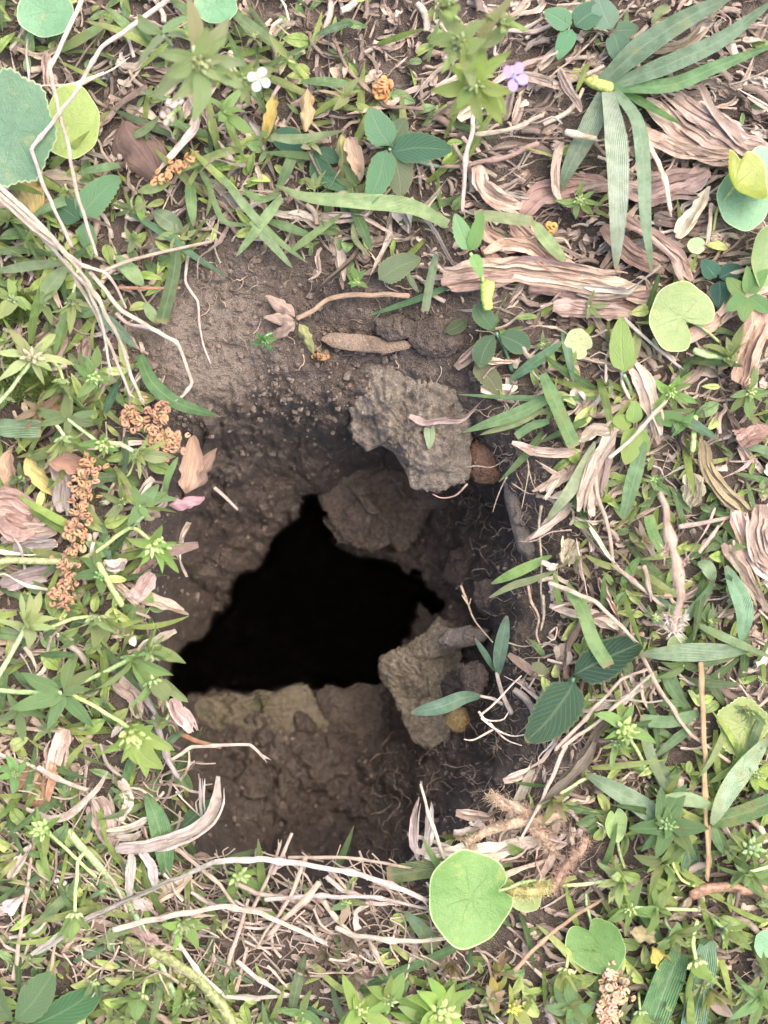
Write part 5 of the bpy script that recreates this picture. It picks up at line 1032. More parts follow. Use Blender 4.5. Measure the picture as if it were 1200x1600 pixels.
# --- whorled weeds
U, RT = (0, 0, 1), 0
def ax(a, el): a, el = math.radians(a), math.radians(el); return (math.cos(a) * math.cos(el), math.sin(a) * math.cos(el), math.sin(el))
G_w = (.28, .40, .11); G_wp = (.38, .47, .19)
for x, y, z, s_, a, c, lab, kw in [
  (112,470,70,44,ax(-70,35),G_wp,'pale nodding weed head left of the straw bundle',dict(spread=50,stem=[(118,430,50),(100,405,30)])),
  (50,560,80,62,ax(60,60),G_wp,'large pale weed head with a pinkish bud near the moss',dict(spread=72,stem=[(20,605,60),(-15,645,40)],bud=(.36,.33,.2),budsize=.5)),
  (98,592,58,50,ax(-95,15),(.25,.36,.12),'weed head hanging down like a skirt below the large pale one',dict(spread=38,nl=9,stem=[(92,575,50),(75,560,30)])),
  (146,588,66,36,ax(-60,55),(.16,.30,.08),'bright green tight weed tip left of the catkin lump',dict(bud=(.30,.46,.06),budsize=.6,lower=5)),
  (105,655,50,54,ax(20,75),(.15,.26,.11),'flat star shaped weed whorl left of the catkin lump',dict(spread=85,bud=None,inner=0,stem=[(150,690,50),(160,700,30)])),
  (100,682,62,58,ax(-75,20),G_wp,'pale nodding weed head above the long catkin',dict(spread=42,nl=8,stem=[(85,660,50),(70,640,30)])),
  (162,692,60,36,ax(-70,60),(.15,.31,.07),'small bright green weed tip at the top of the long catkin',dict(bud=(.28,.46,.06),budsize=.7)),
  (210,706,62,62,ax(-35,20),G_wp,'pale yellow green weed head pointing into the pit below the catkin lumps',dict(spread=40,nl=7,stem=[(190,696,54),(165,690,40)])),
  (218,790,70,52,ax(70,60),(.17,.31,.11),'weed whorl with upright leaves left of the broken pale stick',dict(spread=78,bud=None,inner=3,stem=[(230,800,50),(200,830,30)])),
  (240,848,72,62,ax(-55,40),(.22,.38,.08),'bright fresh weed head hanging over the left pit wall',dict(spread=48,nl=9,bud=(.33,.46,.08),budsize=.62,stem=[(205,825,60),(150,862,46),(112,880,30)])),
  (40,978,78,72,ax(50,35),G_wp,'wide open pale weed flower head near the left edge',dict(spread=48,nl=8,bud=None,inner=4,stem=[(18,1020,60),(-10,1070,40)])),
  (152,962,66,58,ax(-80,25),(.27,.37,.12),'pale yellow weed head left of the opening',dict(spread=45,nl=9,budsize=.5,stem=[(110,968,50),(70,985,30)])),
  (95,1082,70,70,ax(80,72),(.13,.25,.09),'large five leaved green whorl with a thick stem near the left edge',dict(spread=84,nl=6,bud=None,inner=0,stem=[(50,1082,60),(-10,1078,50)])),
  (232,1018,74,74,ax(15,30),(.22,.35,.11),'weed head with long leaves reaching over the black opening',dict(spread=42,nl=8,inner=4)),
  (208,1028,66,66,ax(-35,30),(.19,.31,.10),'lower weed whorl with a drying leaf tip at the opening',dict(spread=46,nl=6,bud=None,inner=3,stem=[(160,1052,56),(100,1078,46)])),
  (238,1062,62,62,ax(-70,20),(.22,.33,.11),'hanging weed head beside the pinkish dead leaf chip',dict(spread=36,nl=7)),
  (205,1142,82,66,ax(-60,50),(.24,.40,.07),'big bright yellow green weed head at the lower left rim',dict(spread=52,nl=10,bud=(.36,.48,.08),budsize=.68,stem=[(178,1122,66),(140,1100,54),(100,1080,46)])),
  (70,1295,66,50,ax(160,65),(.20,.36,.07),'weed tip with a bright round bud at the lower left',dict(spread=74,nl=6,bud=(.26,.46,.06),budsize=.66,stem=[(95,1320,50),(150,1370,30)])),
  (118,1425,62,54,ax(-85,20),(.22,.38,.08),'nodding green weed head at the bottom left behind the twisted straw leaf',dict(spread=36,nl=9,bud=(.34,.46,.08),stem=[(118,1390,56),(122,1345,44),(135,1330,30)])),
  (285,1442,48,50,ax(-40,50),(.22,.37,.07),'bright weed head behind the pale papery straw',dict(spread=58,nl=8,budsize=.6)),
  (372,1368,10,46,ax(-20,60),(.16,.30,.06),'blurred green bud weed in the shade below the lower rim',dict(spread=66,nl=7,bud=(.28,.44,.06),budsize=.7)),
  (222,1552,60,60,ax(-110,40),(.20,.31,.09),'tall pale weed with drooping leaves at the bottom left',dict(spread=48,nl=7,lower=5,bud=(.32,.42,.12))),
  (205,1590,66,56,ax(-120,40),(.23,.34,.11),'weed head cut by the bottom edge at lower left',dict(spread=55,nl=8)),
  (295,1560,40,44,ax(-60,40),(.15,.26,.07),'small dull weed at the foot of the hairy stem',dict(spread=55,nl=6)),
  (472,1582,52,56,ax(85,60),(.13,.27,.08),'four leaved green weed at the bottom centre left',dict(spread=80,nl=5,bud=None,inner=2)),
  (562,1580,62,60,ax(60,50),(.24,.40,.07),'bright lime weed head at the bottom centre',dict(spread=55,nl=9,bud=(.34,.47,.07))),
  (608,1566,64,50,ax(80,45),(.21,.38,.07),'narrow bright weed tip beside the lime weed head at the bottom centre',dict(spread=45,nl=7)),
  (690,1585,66,68,ax(75,50),(.24,.42,.06),'very bright weed cluster at the bottom right of centre',dict(spread=58,nl=10,bud=(.34,.48,.06),budsize=.6,lower=6)),
  (655,1600,58,48,ax(100,50),(.2,.37,.06),'small weed tip cut by the bottom edge next to the very bright cluster',dict(spread=60,nl=7)),
  (800,1575,46,52,ax(40,60),(.30,.33,.07),'yellowing weed with reddish edges at the bottom right of centre',dict(spread=72,nl=7,bud=(.36,.38,.08),dry=.25)),
  (770,1560,40,34,ax(90,60),(.34,.30,.1),'small yellow brown weed bud at the bottom',dict(spread=55,nl=7,dry=.3)),
  (885,1512,52,54,ax(-100,30),(.30,.37,.08),'yellow edged nodding weed head left of the heart shaped leaf',dict(spread=44,nl=7,bud=(.36,.42,.08))),
  (892,1578,52,58,ax(90,70),(.12,.24,.10),'dark narrow leaved star weed at the bottom right',dict(spread=82,nl=8,bud=None,inner=4)),
  (1000,1578,56,44,ax(-85,20),(.23,.36,.08),'green budded weed tip right of the bottom catkin',dict(spread=30,nl=7)),
  (985,1418,52,50,ax(190,55),(.19,.33,.09),'small green weed whorl above the dry flower leaf',dict(spread=74,nl=6,stem=[(1020,1420,46),(1090,1422,40)],bud=(.28,.42,.06))),
  (1028,1420,50,42,ax(80,60),(.17,.32,.08),'second whorl on the stem above the dry flower leaf',dict(spread=72,nl=6,bud=None,inner=3)),
  (1052,1458,50,56,ax(-60,40),(.20,.30,.11),'pale green spread weed behind the dry flower leaf',dict(spread=66,nl=7,bud=None)),
  (1086,1500,66,64,ax(-75,18),(.25,.41,.07),'bright nodding bell shaped weed head at the bottom right',dict(spread=34,nl=7,bud=(.33,.45,.09),stem=[(1082,1470,56),(1090,1440,40)])),
  (1130,1450,52,60,ax(-40,35),(.20,.31,.08),'green weed head with drooping leaves right of the bell shaped one',dict(spread=48,nl=8)),
  (1172,1362,66,62,ax(-110,40),(.22,.36,.14),'pale star weed head at the right edge low down',dict(spread=58,nl=9,bud=None,inner=5,stem=[(1200,1355,56),(1230,1350,40)])),
  (1172,1328,50,40,ax(80,55),(.19,.27,.07),'knobbly green weed tip above the pale star weed',dict(spread=60,nl=8,bud=(.24,.34,.08),budsize=.8)),
  (1042,1290,60,60,ax(90,62),(.085,.20,.07),'dark green narrow leaved weed crossed by the pale striped blade',dict(spread=70,nl=11,bud=(.15,.3,.07),inner=7)),
  (1058,1312,58,40,ax(-30,60),(.24,.35,.08),'small yellow green whorl at the top of the brown curved stem',dict(spread=72,nl=7,bud=(.35,.42,.08),stem=[(1050,1345,50),(1065,1375,40),(1095,1388,24)])),
  (975,1140,64,54,ax(60,62),(.20,.36,.09),'bright star weed with two green buds below the crossed stalks',dict(spread=70,nl=9,bud=(.30,.46,.06),budsize=.6,stem=[(1000,1180,40),(1015,1215,20)])),
  (965,1160,58,44,ax(-150,45),(.26,.40,.12),'lower side whorl of the bright star weed',dict(spread=60,nl=7)),
  (875,1240,44,54,ax(-125,35),(.24,.28,.10),'yellow dry tipped weed head at the lower right rim',dict(spread=40,nl=7,bud=None,stem=[(905,1222,36),(930,1210,20)],dry=.15)),
  (975,1372,52,54,ax(175,40),G_wp,'pale weed head left of the brown curved stem',dict(spread=44,nl=7,bud=None,stem=[(940,1378,40),(880,1385,24)])),
  (1040,1350,44,50,ax(140,45),(.18,.25,.09),'dull green leaf spray left of the upright brown stalk',dict(spread=55,nl=5,bud=None,inner=2)),
  (905,312,54,40,ax(-90,72),(.22,.37,.11),'small bright star weed on the woody litter under the tuft',dict(spread=78,nl=8,bud=(.30,.44,.08))),
  (556,440,30,26,ax(-20,65),(.13,.29,.07),'tiny star weed at the top rim of the bare soil',dict(spread=74,nl=7,bud=(.25,.42,.06))),
  (414,532,24,30,ax(-120,50),(.10,.28,.08),'small vivid green seedling tuft on the bare soil',dict(spread=62,nl=8,bud=(.16,.38,.07),inner=6)),
  (1048,612,48,40,ax(-80,60),(.20,.38,.09),'small bright weed tip right of the spoon shaped leaf',dict(spread=64,nl=8,bud=(.28,.46,.06))),
  (890,570,40,22,ax(-90,70),(.22,.38,.08),'tiny bright weed tip below the pale dusty round leaf',dict(spread=66,nl=7)),
  (1172,612,44,40,ax(-60,65),(.18,.32,.11),'small green weed whorl at the right edge above the curled seed leaf',dict(spread=76,nl=7,bud=(.30,.44,.08))),
  (1142,560,50,50,ax(120,45),(.26,.34,.13),'pale weed head beside the brown strip at the right edge',dict(spread=48,nl=7)),
  (1068,1040,36,44,ax(-80,60),(.16,.28,.09),'four leaved weed under the long grey green blade',dict(spread=82,nl=6,bud=None,inner=0)),
  (1098,985,36,40,ax(45,55),(.22,.32,.12),'pale weed tip behind the bright narrow blade',dict(spread=60,nl=7)),
  (1180,1210,50,44,ax(100,60),(.30,.42,.06),'bright lime weed tip at the right edge behind the tall pale blade',dict(spread=66,nl=7)),
  (1188,1560,56,56,ax(170,55),(.20,.36,.14),'pale green star weed in the lower right corner',dict(spread=68,nl=9,bud=None)),
  (1110,1545,40,56,ax(-75,30),(.28,.26,.11),'half dead drooping weed head near the lower right corner',dict(spread=34,nl=7,bud=None,dry=.4)),
  (1150,1225-30,40,44,ax(0,60),(.16,.27,.09),'dull weed whorl right of the upright brown stalk',dict(spread=72,nl=6,bud=None)),
  (20,468,56,40,ax(30,60),(.26,.38,.12),'pale bud weed at the left edge above the moss',dict(spread=66,nl=7)),
  (30,1108,46,50,ax(-30,60),(.14,.25,.09),'dull green weed at the left edge below the five leaved whorl',dict(spread=76,nl=5,bud=None,inner=0)),
  (24,1210,46,30,ax(90,70),(.16,.36,.1),'tiny green weed at the left edge beside the pale straw bit',dict(spread=74,nl=6)),
  (12,345,40,46,ax(60,60),(.2,.3,.1),'green weed under the dying yellow leaf at the left edge',dict(spread=72,nl=6,bud=None)),
  (260,1125,40,44,ax(-120,50),(.2,.33,.12),'pale weed leaves below the hanging head at the rim',dict(spread=64,nl=6,bud=None)),
  (155,900,44,44,ax(30,60),(.10,.22,.07),'dark green weed tip behind the long catkin',dict(spread=70,nl=7,bud=(.16,.32,.06)))]:
    shoot(x, y, z, s_, a, lab, color=c, **kw)
# tall out of focus weeds near the camera
for x, y, z, s_, a, c, lab, kw in [
  (700,10,330,62,ax(120,45),(.25,.36,.11),'blurred pale weed whorl at the top edge',dict(spread=68,nl=8)),
  (722,68,320,70,ax(-160,50),(.30,.41,.15),'upper blurred weed whorl of the purple flower plant',dict(spread=72,nl=10,lower=6)),
  (742,128,300,66,ax(-120,50),(.28,.42,.09),'lower blurred weed whorl next to the purple flower',dict(spread=68,nl=10,lower=5,bud=(.34,.46,.08))),
  (785,40,310,44,ax(40,40),(.26,.38,.12),'small blurred weed tip left of the top clover',dict(spread=60,nl=7)),
  (312,95,330,84,ax(-60,50),(.29,.37,.18),'blurred pale weed head with drooping leaves at the top left',dict(spread=66,nl=8,bud=(.34,.36,.16),lower=5)),
  (255,55,280,70,ax(120,50),(.20,.32,.17),'blurred bluish weed leaves at the top left',dict(spread=78,nl=5,bud=None,inner=0)),
  (380,120,310,50,ax(-40,40),(.30,.36,.14),'blurred yellowish weed sprig left of the white flowers',dict(spread=60,nl=7)),
  (350,175,120,52,ax(20,50),(.22,.37,.10),'green weed leaves below the blurred pale head at the top left',dict(spread=70,nl=7,bud=None)),
  (450,95,90,48,ax(160,60),(.27,.33,.10),'yellow green weed leaves right of the white flowers',dict(spread=74,nl=6,bud=None)),
  (540,150,70,44,ax(90,50),(.26,.31,.13),'pale dry weed whorl above the leaf pair at top centre',dict(spread=72,nl=6,bud=None,dry=.3))]:
    shoot(x, y, z, s_, a, lab, color=c, **kw)
UL_petal = [unit_leaf('petal', .78, 'petal', droop=.1, fold=.1, n=12, seed=60 + i) for i in range(3)]; UB_fl = me_copy(UB[0])
def flower(x, y, z, s_, axis, label, c, cc, n=4):
    r = root('flower', Vector(W(x, y, z)), label, 'flower'); a_ = Vector(axis).normalized(); e1 = a_.orthogonal().normalized(); e2 = a_.cross(e1)
    for i in range(n):
        t = i * 6.283 / n + .5; rad = e1 * math.cos(t) + e2 * math.sin(t)
        ob('petal', R.choice(UL_petal), M_petal, r, jit(c, .08), mw=leaf_mw(rad * 1.5, rad + a_ * .35, a_ - rad * .35, s_ * K(z), 1.1))
    ob('flower_centre', UB_fl, M_petal, r, cc, mw=basis(e1, a_).to_4x4() @ Matrix.Diagonal((s_ * .3 * S,) * 3 + (1,)))
    stalk('stem', None, None, [(x, y, z), (x - a_.x * 30, y + a_.y * 30, z - 30), (x - a_.x * 45, y + a_.y * 45, z - 70)], 3.5, G_wp, M_stem, parent=r)
flower(803,120,300, 21, (.3,-.2,.8), 'small lilac purple flower beside the blurred weed at top', (.36,.28,.62), (.5,.44,.66))
flower(404,124,330, 17, (.2,-.3,.8), 'small white flower with a bluish tint at the top left', (.52,.56,.60), (.5,.5,.5))
flower(275,160,320, 14, (-.2,.5,.8), 'pinkish white flower bud on the blurred weed at the top left', (.5,.44,.44), (.72,.5,.48))
flower(263,182,315, 12, (-.4,-.3,.8), 'pale pink flower base under the pinkish white bud', (.46,.36,.34), (.6,.4,.36))
flower(95,1378,18, 9, (0,.3,.8), 'pale bluish white flower deep in the weeds at the lower left', (.62,.64,.70), (.6,.6,.6))

# --- stems that run by themselves
def gs(label, pts, r, color=G_olv, z=40, **kw):
    return stalk('weed_runner', label, 'stem', pts, r, jit(color, .1), M_stem, z, group='weed stems', k=8, flat=1, taper=kw.pop('taper', .9), **kw)
gs('green stem passing under the long catkin', [(-10,878,40),(40,876,44),(95,878,46),(120,880,48)], 5.5, (.22,.25,.09))
gs('green stem running down right from the catkin to the pale yellow weed head', [(152,880,46),(172,915,50),(192,946,52)], 5.2, (.22,.30,.09))
gs('long blurred green stem in the lower left weeds', [(105,1298,30),(150,1350,24),(200,1410,18),(240,1485,8)], 7, (.20,.28,.10))
hs = gs('hairy olive stem curving to the bottom edge', [(200,1470,22),(260,1498,34),(310,1530,44),(345,1572,50),(372,1612,52)], 9.5, (.16,.18,.05))
fluff(hs, [np.array(p, float) for p in [(230,1483,32),(260,1496,38),(285,1512,44),(310,1530,50),(330,1552,54),(350,1580,56)]], 90, 11, M_hair, (.42,.42,.25), 'hairs', .5)
gs('pale green stem across the lower left shade', [(180,1340,16),(225,1365,14),(275,1395,8)], 6, (.22,.30,.13))
gs('thin green stem beside the wide green blade at the bottom', [(210,1430,30),(232,1470,30),(262,1530,30),(285,1575,34)], 5, (.2,.32,.13))
gs('brown reddish stolon at the foot of the upright brown stalk', [(1080,1400,26),(1115,1385,30),(1160,1390,28),(1215,1385,24)], 9, (.26,.15,.10))
gs('green stem at the right below the pale kidney leaf', [(1085,548,34),(1110,556,38),(1140,560,40)], 6, (.27,.36,.14))
gs('short green stalk under the olive dead leaf', [(1085,650,20),(1085,680,30),(1083,705,30)], 5, (.2,.27,.09))
for lab, pts, r_, c in [('fuzzy brown root curving along the lower right rim', [(728,1318,10),(760,1300,24),(800,1288,30),(850,1282,30),(885,1270,22)], 9, (.26,.19,.135)), ('fuzzy brown root hanging down from the lower right rim', [(830,1282,26),(845,1305,30),(862,1328,22)], 10, (.27,.195,.14)), ('fuzzy dark root running down right from the fuzzy fork', [(862,1390,18),(880,1360,30),(905,1330,34),(915,1310,30)], 7, (.24,.16,.12)), ('fuzzy tan root tip above the fuzzy fork at the lower right rim', [(772,1244,6),(790,1258,14),(830,1270,26)], 8, (.33,.25,.18)), ('fuzzy yellowish stalk right of the large lime round leaf', [(800,1393,34),(830,1394,42),(855,1388,38)], 8, (.30,.27,.12))]:
    o = stalk('fuzzy_root', lab, 'root', pts, r_, c, M_root, group='fuzzy roots', jag=.08, k=9, flat=1)
    P = spline(np.array(pts, float), 14); fluff(o, [p + np.array([R.uniform(-r_, r_) * 1.1, R.uniform(-r_, r_) * 1.1, r_ * .4]) for p in P for _ in range(3)], 420, 14, M_hair, tuple(min(1, v * 1.5) for v in c), 'hairs', .45)
# dried seed heads
def dryhead(x, y, z, s_, label, c, a, n=7, spread=45):
    return shoot(x, y, z, s_, a, label, nl=n, spread=spread, color=c, bud=None, inner=4, name='dried_head', group='dried seed heads')
for x, y, z, s_, lab, c, a in [(545,1475,34,34,'dark curled seed head under the white papery straw, upper', (.15,.11,.10), ax(60,60)), (512,1492,34,32,'dark curled seed head under the white papery straw, middle', (.16,.12,.11), ax(150,50)), (480,1518,34,30,'dark curled seed head under the white papery straw, left', (.17,.13,.12), ax(200,50)), (555,1520,28,34,'faded curled seed head under the white papery straw, lower', (.24,.18,.16), ax(-60,50)),
   (775,1520,34,52,'brown dried flower head below the large lime round leaf', (.27,.16,.125), ax(85,25)), (705,1505,28,40,'brown dried star head below the large lime round leaf', (.20,.13,.105), ax(-80,70)), (60,640,46,40,'reddish dried weed whorl at the left', (.30,.19,.15), ax(-40,50)), (1005,905-60,30,34,'dried frayed tuft near the fluffy stalk', (.28,.22,.19), ax(60,60)), (900,868,26,40,'dried grass tuft with hanging shreds at the right rim', (.33,.27,.19), ax(-90,35))]:
    dryhead(x, y, z, s_, lab, c, a)
# ------------------------------------------------------------------ the many: thatch, low greenery, rootlets, moss
rs = np.random.RandomState(11)
def zone(x, y):
    if y > 1340: return 'in the tangle along the bottom of the view'
    if x < 330: return 'among the weeds on the left side'
    if x > 700 and y < 560: return 'in the woody brown litter at the upper right'
    if y < 430: return 'in the mixed litter along the top'
    return 'in the dark litter on the right side'
def green_w(x, y):
    g = .22 + .55 * sstep(420, 150, x) * sstep(250, 420, y) + .5 * sstep(1480, 1560, y) + .35 * sstep(880, 960, x) * sstep(520, 700, y) + .30 * sstep(640, 300, x) * sstep(420, 200, y)
    return np.clip(g * (1 - .85 * sstep(660, 760, x) * sstep(560, 440, y)), 0, 1)
LAND = [((733,1402),'the large lime round leaf'),((1065,496),'the bitten kidney leaf'),((112,192),'the yellow green round leaf'),((932,1474),'the heart shaped leaf'),((1152,286),'the cupped yellow leaf'),((22,204),'the large lobed leaf'),((952,136),'the base of the big grass tuft'),((965,380),'the tip of the pale tuft blade'),((776,520),'the three leaflet clover'),((608,232),'the serrated clover at top centre'),((560,314),'the long purple tipped blade'),((895,42),'the clover beside the tuft'),((803,120),'the lilac flower'),((404,124),'the white flower'),((275,160),'the pinkish white flower'),((600,140),'the orange catkin chip'),((280,262),'the orange catkin scrap'),((205,235),'the dark triangular dead leaf'),((110,860),'the long curly catkin'),((235,665),'the curly catkin lumps at the rim'),((305,735),'the folded tan dead leaf'),((205,1142),'the big bright weed head'),((95,1082),'the five leaved whorl'),((40,978),'the wide open pale weed head'),((255,1300),'the grey mauve curled leaf'),((118,1425),'the nodding weed at bottom left'),((66,1560),'the big dark clover in the corner'),((120,440),'the straw bundle'),((18,480),'the moss'),((885,1040),'the dark serrated leaves'),((1095,1150),'the upright brown stalk'),((975,1140),'the bright star weed'),((1085,1020),'the long grey green blade'),((1055,930),'the fluffy stalk'),((965,545),'the spoon shaped leaf'),((990,700),'the rounded bright seedling'),((880,640),'the upright bright cut blade'),((1180,860),'the fibrous woody shard'),((820,1290),'the fuzzy brown root'),((960,1560),'the pinkish orange catkin'),((1045,1550),'the very broad dark blade'),((1172,1362),'the pale star weed'),((980,1240),'the wide grey green blade'),((1150,760),'the long khaki strip'),((520,1475),'the dark curled seed heads'),((340,1530),'the straw with the split white end'),((690,1585),'the very bright weed cluster'),((765,430),'the hanging pod'),((900,430),'the level woody shreds'),((1168,462),'the half closed clover clump'),((340,15),'the round leaf cut by the top edge'),((700,30),'the blurred weed at the top edge'),((140,315),'the toothed clover'),((420,345),'the pale blade cluster'),((700,1240),'the upright thin straw'),((1060,1290),'the dark narrow leaved weed'),((562,1580),'the lime weed head'),((775,1520),'the brown dried flower head')]
USED = {}
def where(x, y, head):
    dl = sorted(LAND, key=lambda q: (q[0][0] - x) ** 2 + (q[0][1] - y) ** 2)
    def dirn(l):
        dx, dy = x - l[0][0], l[0][1] - y
        if dx * dx + dy * dy < 22 ** 2: return 'right beside'
        return ('right of' if dx > 0 else 'left of') if abs(dx) > abs(dy) else ('above' if dy > 0 else 'below')
    c_ = [head + ' ' + dirn(dl[0]) + ' ' + dl[0][1], head + ' between ' + dl[0][1] + ' and ' + dl[1][1], head + ' ' + dirn(dl[1]) + ' ' + dl[1][1], head + ' between ' + dl[0][1] + ' and ' + dl[2][1], head + ' between ' + dl[1][1] + ' and ' + dl[2][1], head + ' ' + dirn(dl[2]) + ' ' + dl[2][1], head + ' between ' + dl[0][1] + ' and ' + dl[3][1], head + ' between ' + dl[1][1] + ' and ' + dl[3][1], head + ' between ' + dl[2][1] + ' and ' + dl[3][1], head + ' ' + dirn(dl[3]) + ' ' + dl[3][1]] + [head + ' between ' + dl[0][1] + ' and ' + dl[q][1] for q in (4, 5, 6)]
    for l in c_:
        if l not in USED and len(l.split()) <= 16: USED[l] = 1; return l
    return c_[0]
def tone(c):
    v = sum(c) / 3; h = c[0] / (c[2] + 1e-6)
    return 'whitish' if v > .42 else 'pale' if v > .33 else ('grey' if h < 1.33 else 'tan') if v > .26 else 'brown' if v > .17 else 'dark brown'
def gtone(c):
    v = c[1]; return 'pale green' if v > .27 else 'bluish green' if c[2] > .55 * c[1] else 'bright green' if v > .2 and c[2] < .4 * v else 'mid green' if v > .16 else 'dark green'
STR = []; RF = random.Random(9)
for i in range(44):
    L = rs.uniform(45, 150) if i < 22 else rs.uniform(20, 60); n = 16 if i < 22 else 9
    pts = [(-L / 2, 0, 0)]; a0 = rs.normal(0, .25)
    for q in range(rs.randint(2, 5)):
        l = L / 3.2 * rs.uniform(.6, 1.3); pts.append((pts[-1][0] + l * math.cos(a0), pts[-1][1] + l * math.sin(a0), rs.uniform(-3, 7))); a0 += rs.normal(0, .42)
    P = kinked(np.array(pts), n, .6, 1.2); t = np.linspace(0, 1, n)
    w = rs.choice([3.5, 5, 7, 12, 18], p=[.26, .28, .22, .14, .10])
    if i % 3 == 0:
        V, F, UV = tube(P, np.maximum(w * .34, 1.2) * (1 + .2 * vn2(t * 8 + i, t * 0)), 5, .75); Q = np.array([f for f in F if len(f) == 4])
    else:
        V, F, UV = fibres(P, w, rs.uniform(-120, 120), rs.uniform(-40, 40), RF, nf=max(2, min(4, int(w / 3.5)))); Q = np.array(F)
    STR.append((V, Q, UV, L))
STR_ME = [fast_me('thatch_strip', V * S, Q, UV) for V, Q, UV, L in STR]
TC = [(.46,.375,.315), (.34,.27,.23), (.54,.46,.395), (.24,.185,.158), (.47,.38,.33), (.43,.38,.35), (.17,.13,.11), (.60,.52,.45)]
def rotm(yaw, pitch, roll_):
    return np.array((Matrix.Rotation(yaw, 3, 'Z') @ Matrix.Rotation(pitch, 3, 'Y') @ Matrix.Rotation(roll_, 3, 'X')))
def flow(x, y):
    if x > 660 and y < 560: return vn2(np.array(x / 170.0), np.array(y / 130.0), 5) * .9 + rs.normal(0, .38)
    if y > 1330: return rs.normal(-.15, .7)
    return rs.uniform(0, 3.14)
def spot(margin, lim):
    while True:
        x, y = rs.uniform(-120, 1320), rs.uniform(-120, 1720)
        if float(sdf(np.array([x]), np.array([y]), BARE)[0]) < lim: return x, y
# ~300 strips of their own, the largest ones
n_ind = 0
while n_ind < 290:
    x, y = rs.uniform(-30, 1230), rs.uniform(-30, 1630)
    if float(sdf(np.array([x]), np.array([y]), BARE)[0]) > -16: continue
    gw = float(green_w(np.array(x), np.array(y)))
    if rs.rand() < gw * .45: continue
    k = rs.randint(0, 22); z = gz(x, y) + rs.uniform(12, 32); sc = rs.uniform(.8, 1.35)
    if x > 660 and y < 560: sc *= 1.25
    if y > 1340: sc *= 1.1
    c = TC[rs.choice(8, p=[.22,.18,.18,.1,.14,.1,.03,.05])]; c = jit(tuple(v * (1.0 if y < 1340 else 1.1) for v in c), .15)
    M = Matrix.Translation(Vector(W(x, y, z))) @ Matrix(rotm(-flow(x, y), rs.normal(0, .12), rs.uniform(-.5, .5))).to_4x4() @ Matrix.Diagonal((sc, sc, sc, 1))
    o = ob('thatch_strip', STR_ME[k], M_straw, None, c, mw=M)
    zz = zone(x, y); tag(o, where(x, y, ('long ' if STR[k][3] * sc > 105 else 'short ') + tone(c) + ' shred of dead grass'), 'thatch shred', 'shreds of dead grass ' + zz)
    n_ind += 1
def merge(items, name, mat, label):
    Vs, Qs, UVs, Cs = [], [], [], []; n = 0
    for (V, Q, UV, Rm, p, sc, c) in items:
        v = (V * sc) @ Rm.T * S + p; Vs.append(v); Qs.append(Q + n); UVs.append(UV); Cs.append(np.tile(np.asarray(c), (len(V), 1))); n += len(V)
    o = ob(name, fast_me(name, np.vstack(Vs), np.vstack(Qs), np.vstack(UVs), np.vstack(Cs)), mat, kind='stuff'); o['label'] = label; return o
N = 13500; X = rs.uniform(-170, 1370, N); Y = rs.uniform(-170, 1770, N)
Xo = rs.uniform(-600, 1800, 4500); Yo = rs.uniform(-600, 2200, 4500); ko = (np.abs(Xo - 600) > 770) | (np.abs(Yo - 800) > 970); X = np.concatenate([X, Xo[ko]]); Y = np.concatenate([Y, Yo[ko]]); N = len(X)
bsd = sdf(X, Y, BARE); GW = green_w(X, Y); Zg = ground_z(X, Y)
items = []
for i in range(N):
    if bsd[i] > -4 - 25 * rs.rand(): continue
    if rs.rand() < GW[i] * .25: continue
    a = rs.randint(22, 44) if rs.rand() < .72 else rs.randint(0, 22); V, Q, UV, L = STR[a]; t = rs.rand(); c = np.array(TC[rs.choice(8, p=[.20,.22,.10,.18,.12,.08,.08,.02])]) * rs.uniform(.65, 1.15)  # mat tinted darker than the strips above, painting in the shade of the gaps
    items.append((V, Q, UV, rotm(-flow(X[i], Y[i]), rs.normal(0, .14), rs.uniform(-.7, .7)), W(X[i], Y[i], Zg[i] + rs.uniform(-1, 13)), rs.uniform(.5, 1.05), c))
for i in range(620):
    x, y = rs.uniform(120, 760), 1345 + 190 * rs.rand() ** 1.2; 
    if rs.rand() < .35: x, y = rs.uniform(-20, 320), rs.uniform(1180, 1560)
    V, Q, UV, L = STR[3 * rs.randint(0, 7)]; c = np.array([.46, .375, .315]) * rs.uniform(.55, 1.3)
    items.append((V, Q, UV, rotm(rs.choice([-.25, 2.2, 1.2, -.6]) + rs.normal(0, .3), rs.normal(0, .1), rs.uniform(-.5, .5)), W(x, y, max(gz(x, y), -30) + rs.uniform(8, 34)), rs.uniform(.5, 1.0), c))
merge(items, 'thatch_litter', M_straw_s, 'matted brown and tan dead grass covering the soil around the burrow')

# low green leaves and blades under everything
LV = []
for i in range(10):
    n, m = 10, 5; t = np.linspace(0, 1, n); L = 1.0
    sh = i % 3
    w = (.30 if sh == 0 else .5) * (np.sin(np.pi * t ** .8) ** .8) if sh < 2 else .13 * prof('blade', t)
    P = np.stack([t, rs.normal(0, .1) * t ** 2, .25 * t - rs.uniform(.1, .5) * t ** 2], 1); V, Q, UV = ribbon(P, np.maximum(w, .01), rs.uniform(-20, 20), 0, .3, 0, m=m); LV.append((V, Q, UV, sh))
itL, itB = [], []
N = 15000; X = rs.uniform(-170, 1370, N); Y = rs.uniform(-170, 1770, N)
Xo = rs.uniform(-600, 1800, 4500); Yo = rs.uniform(-600, 2200, 4500); ko = (np.abs(Xo - 600) > 770) | (np.abs(Yo - 800) > 970); X = np.concatenate([X, Xo[ko]]); Y = np.concatenate([Y, Yo[ko]]); N = len(X)
bsd = sdf(X, Y, BARE); GW = green_w(X, Y); Zg = ground_z(X, Y); patch = vn2(X / 90, Y / 90, 55)
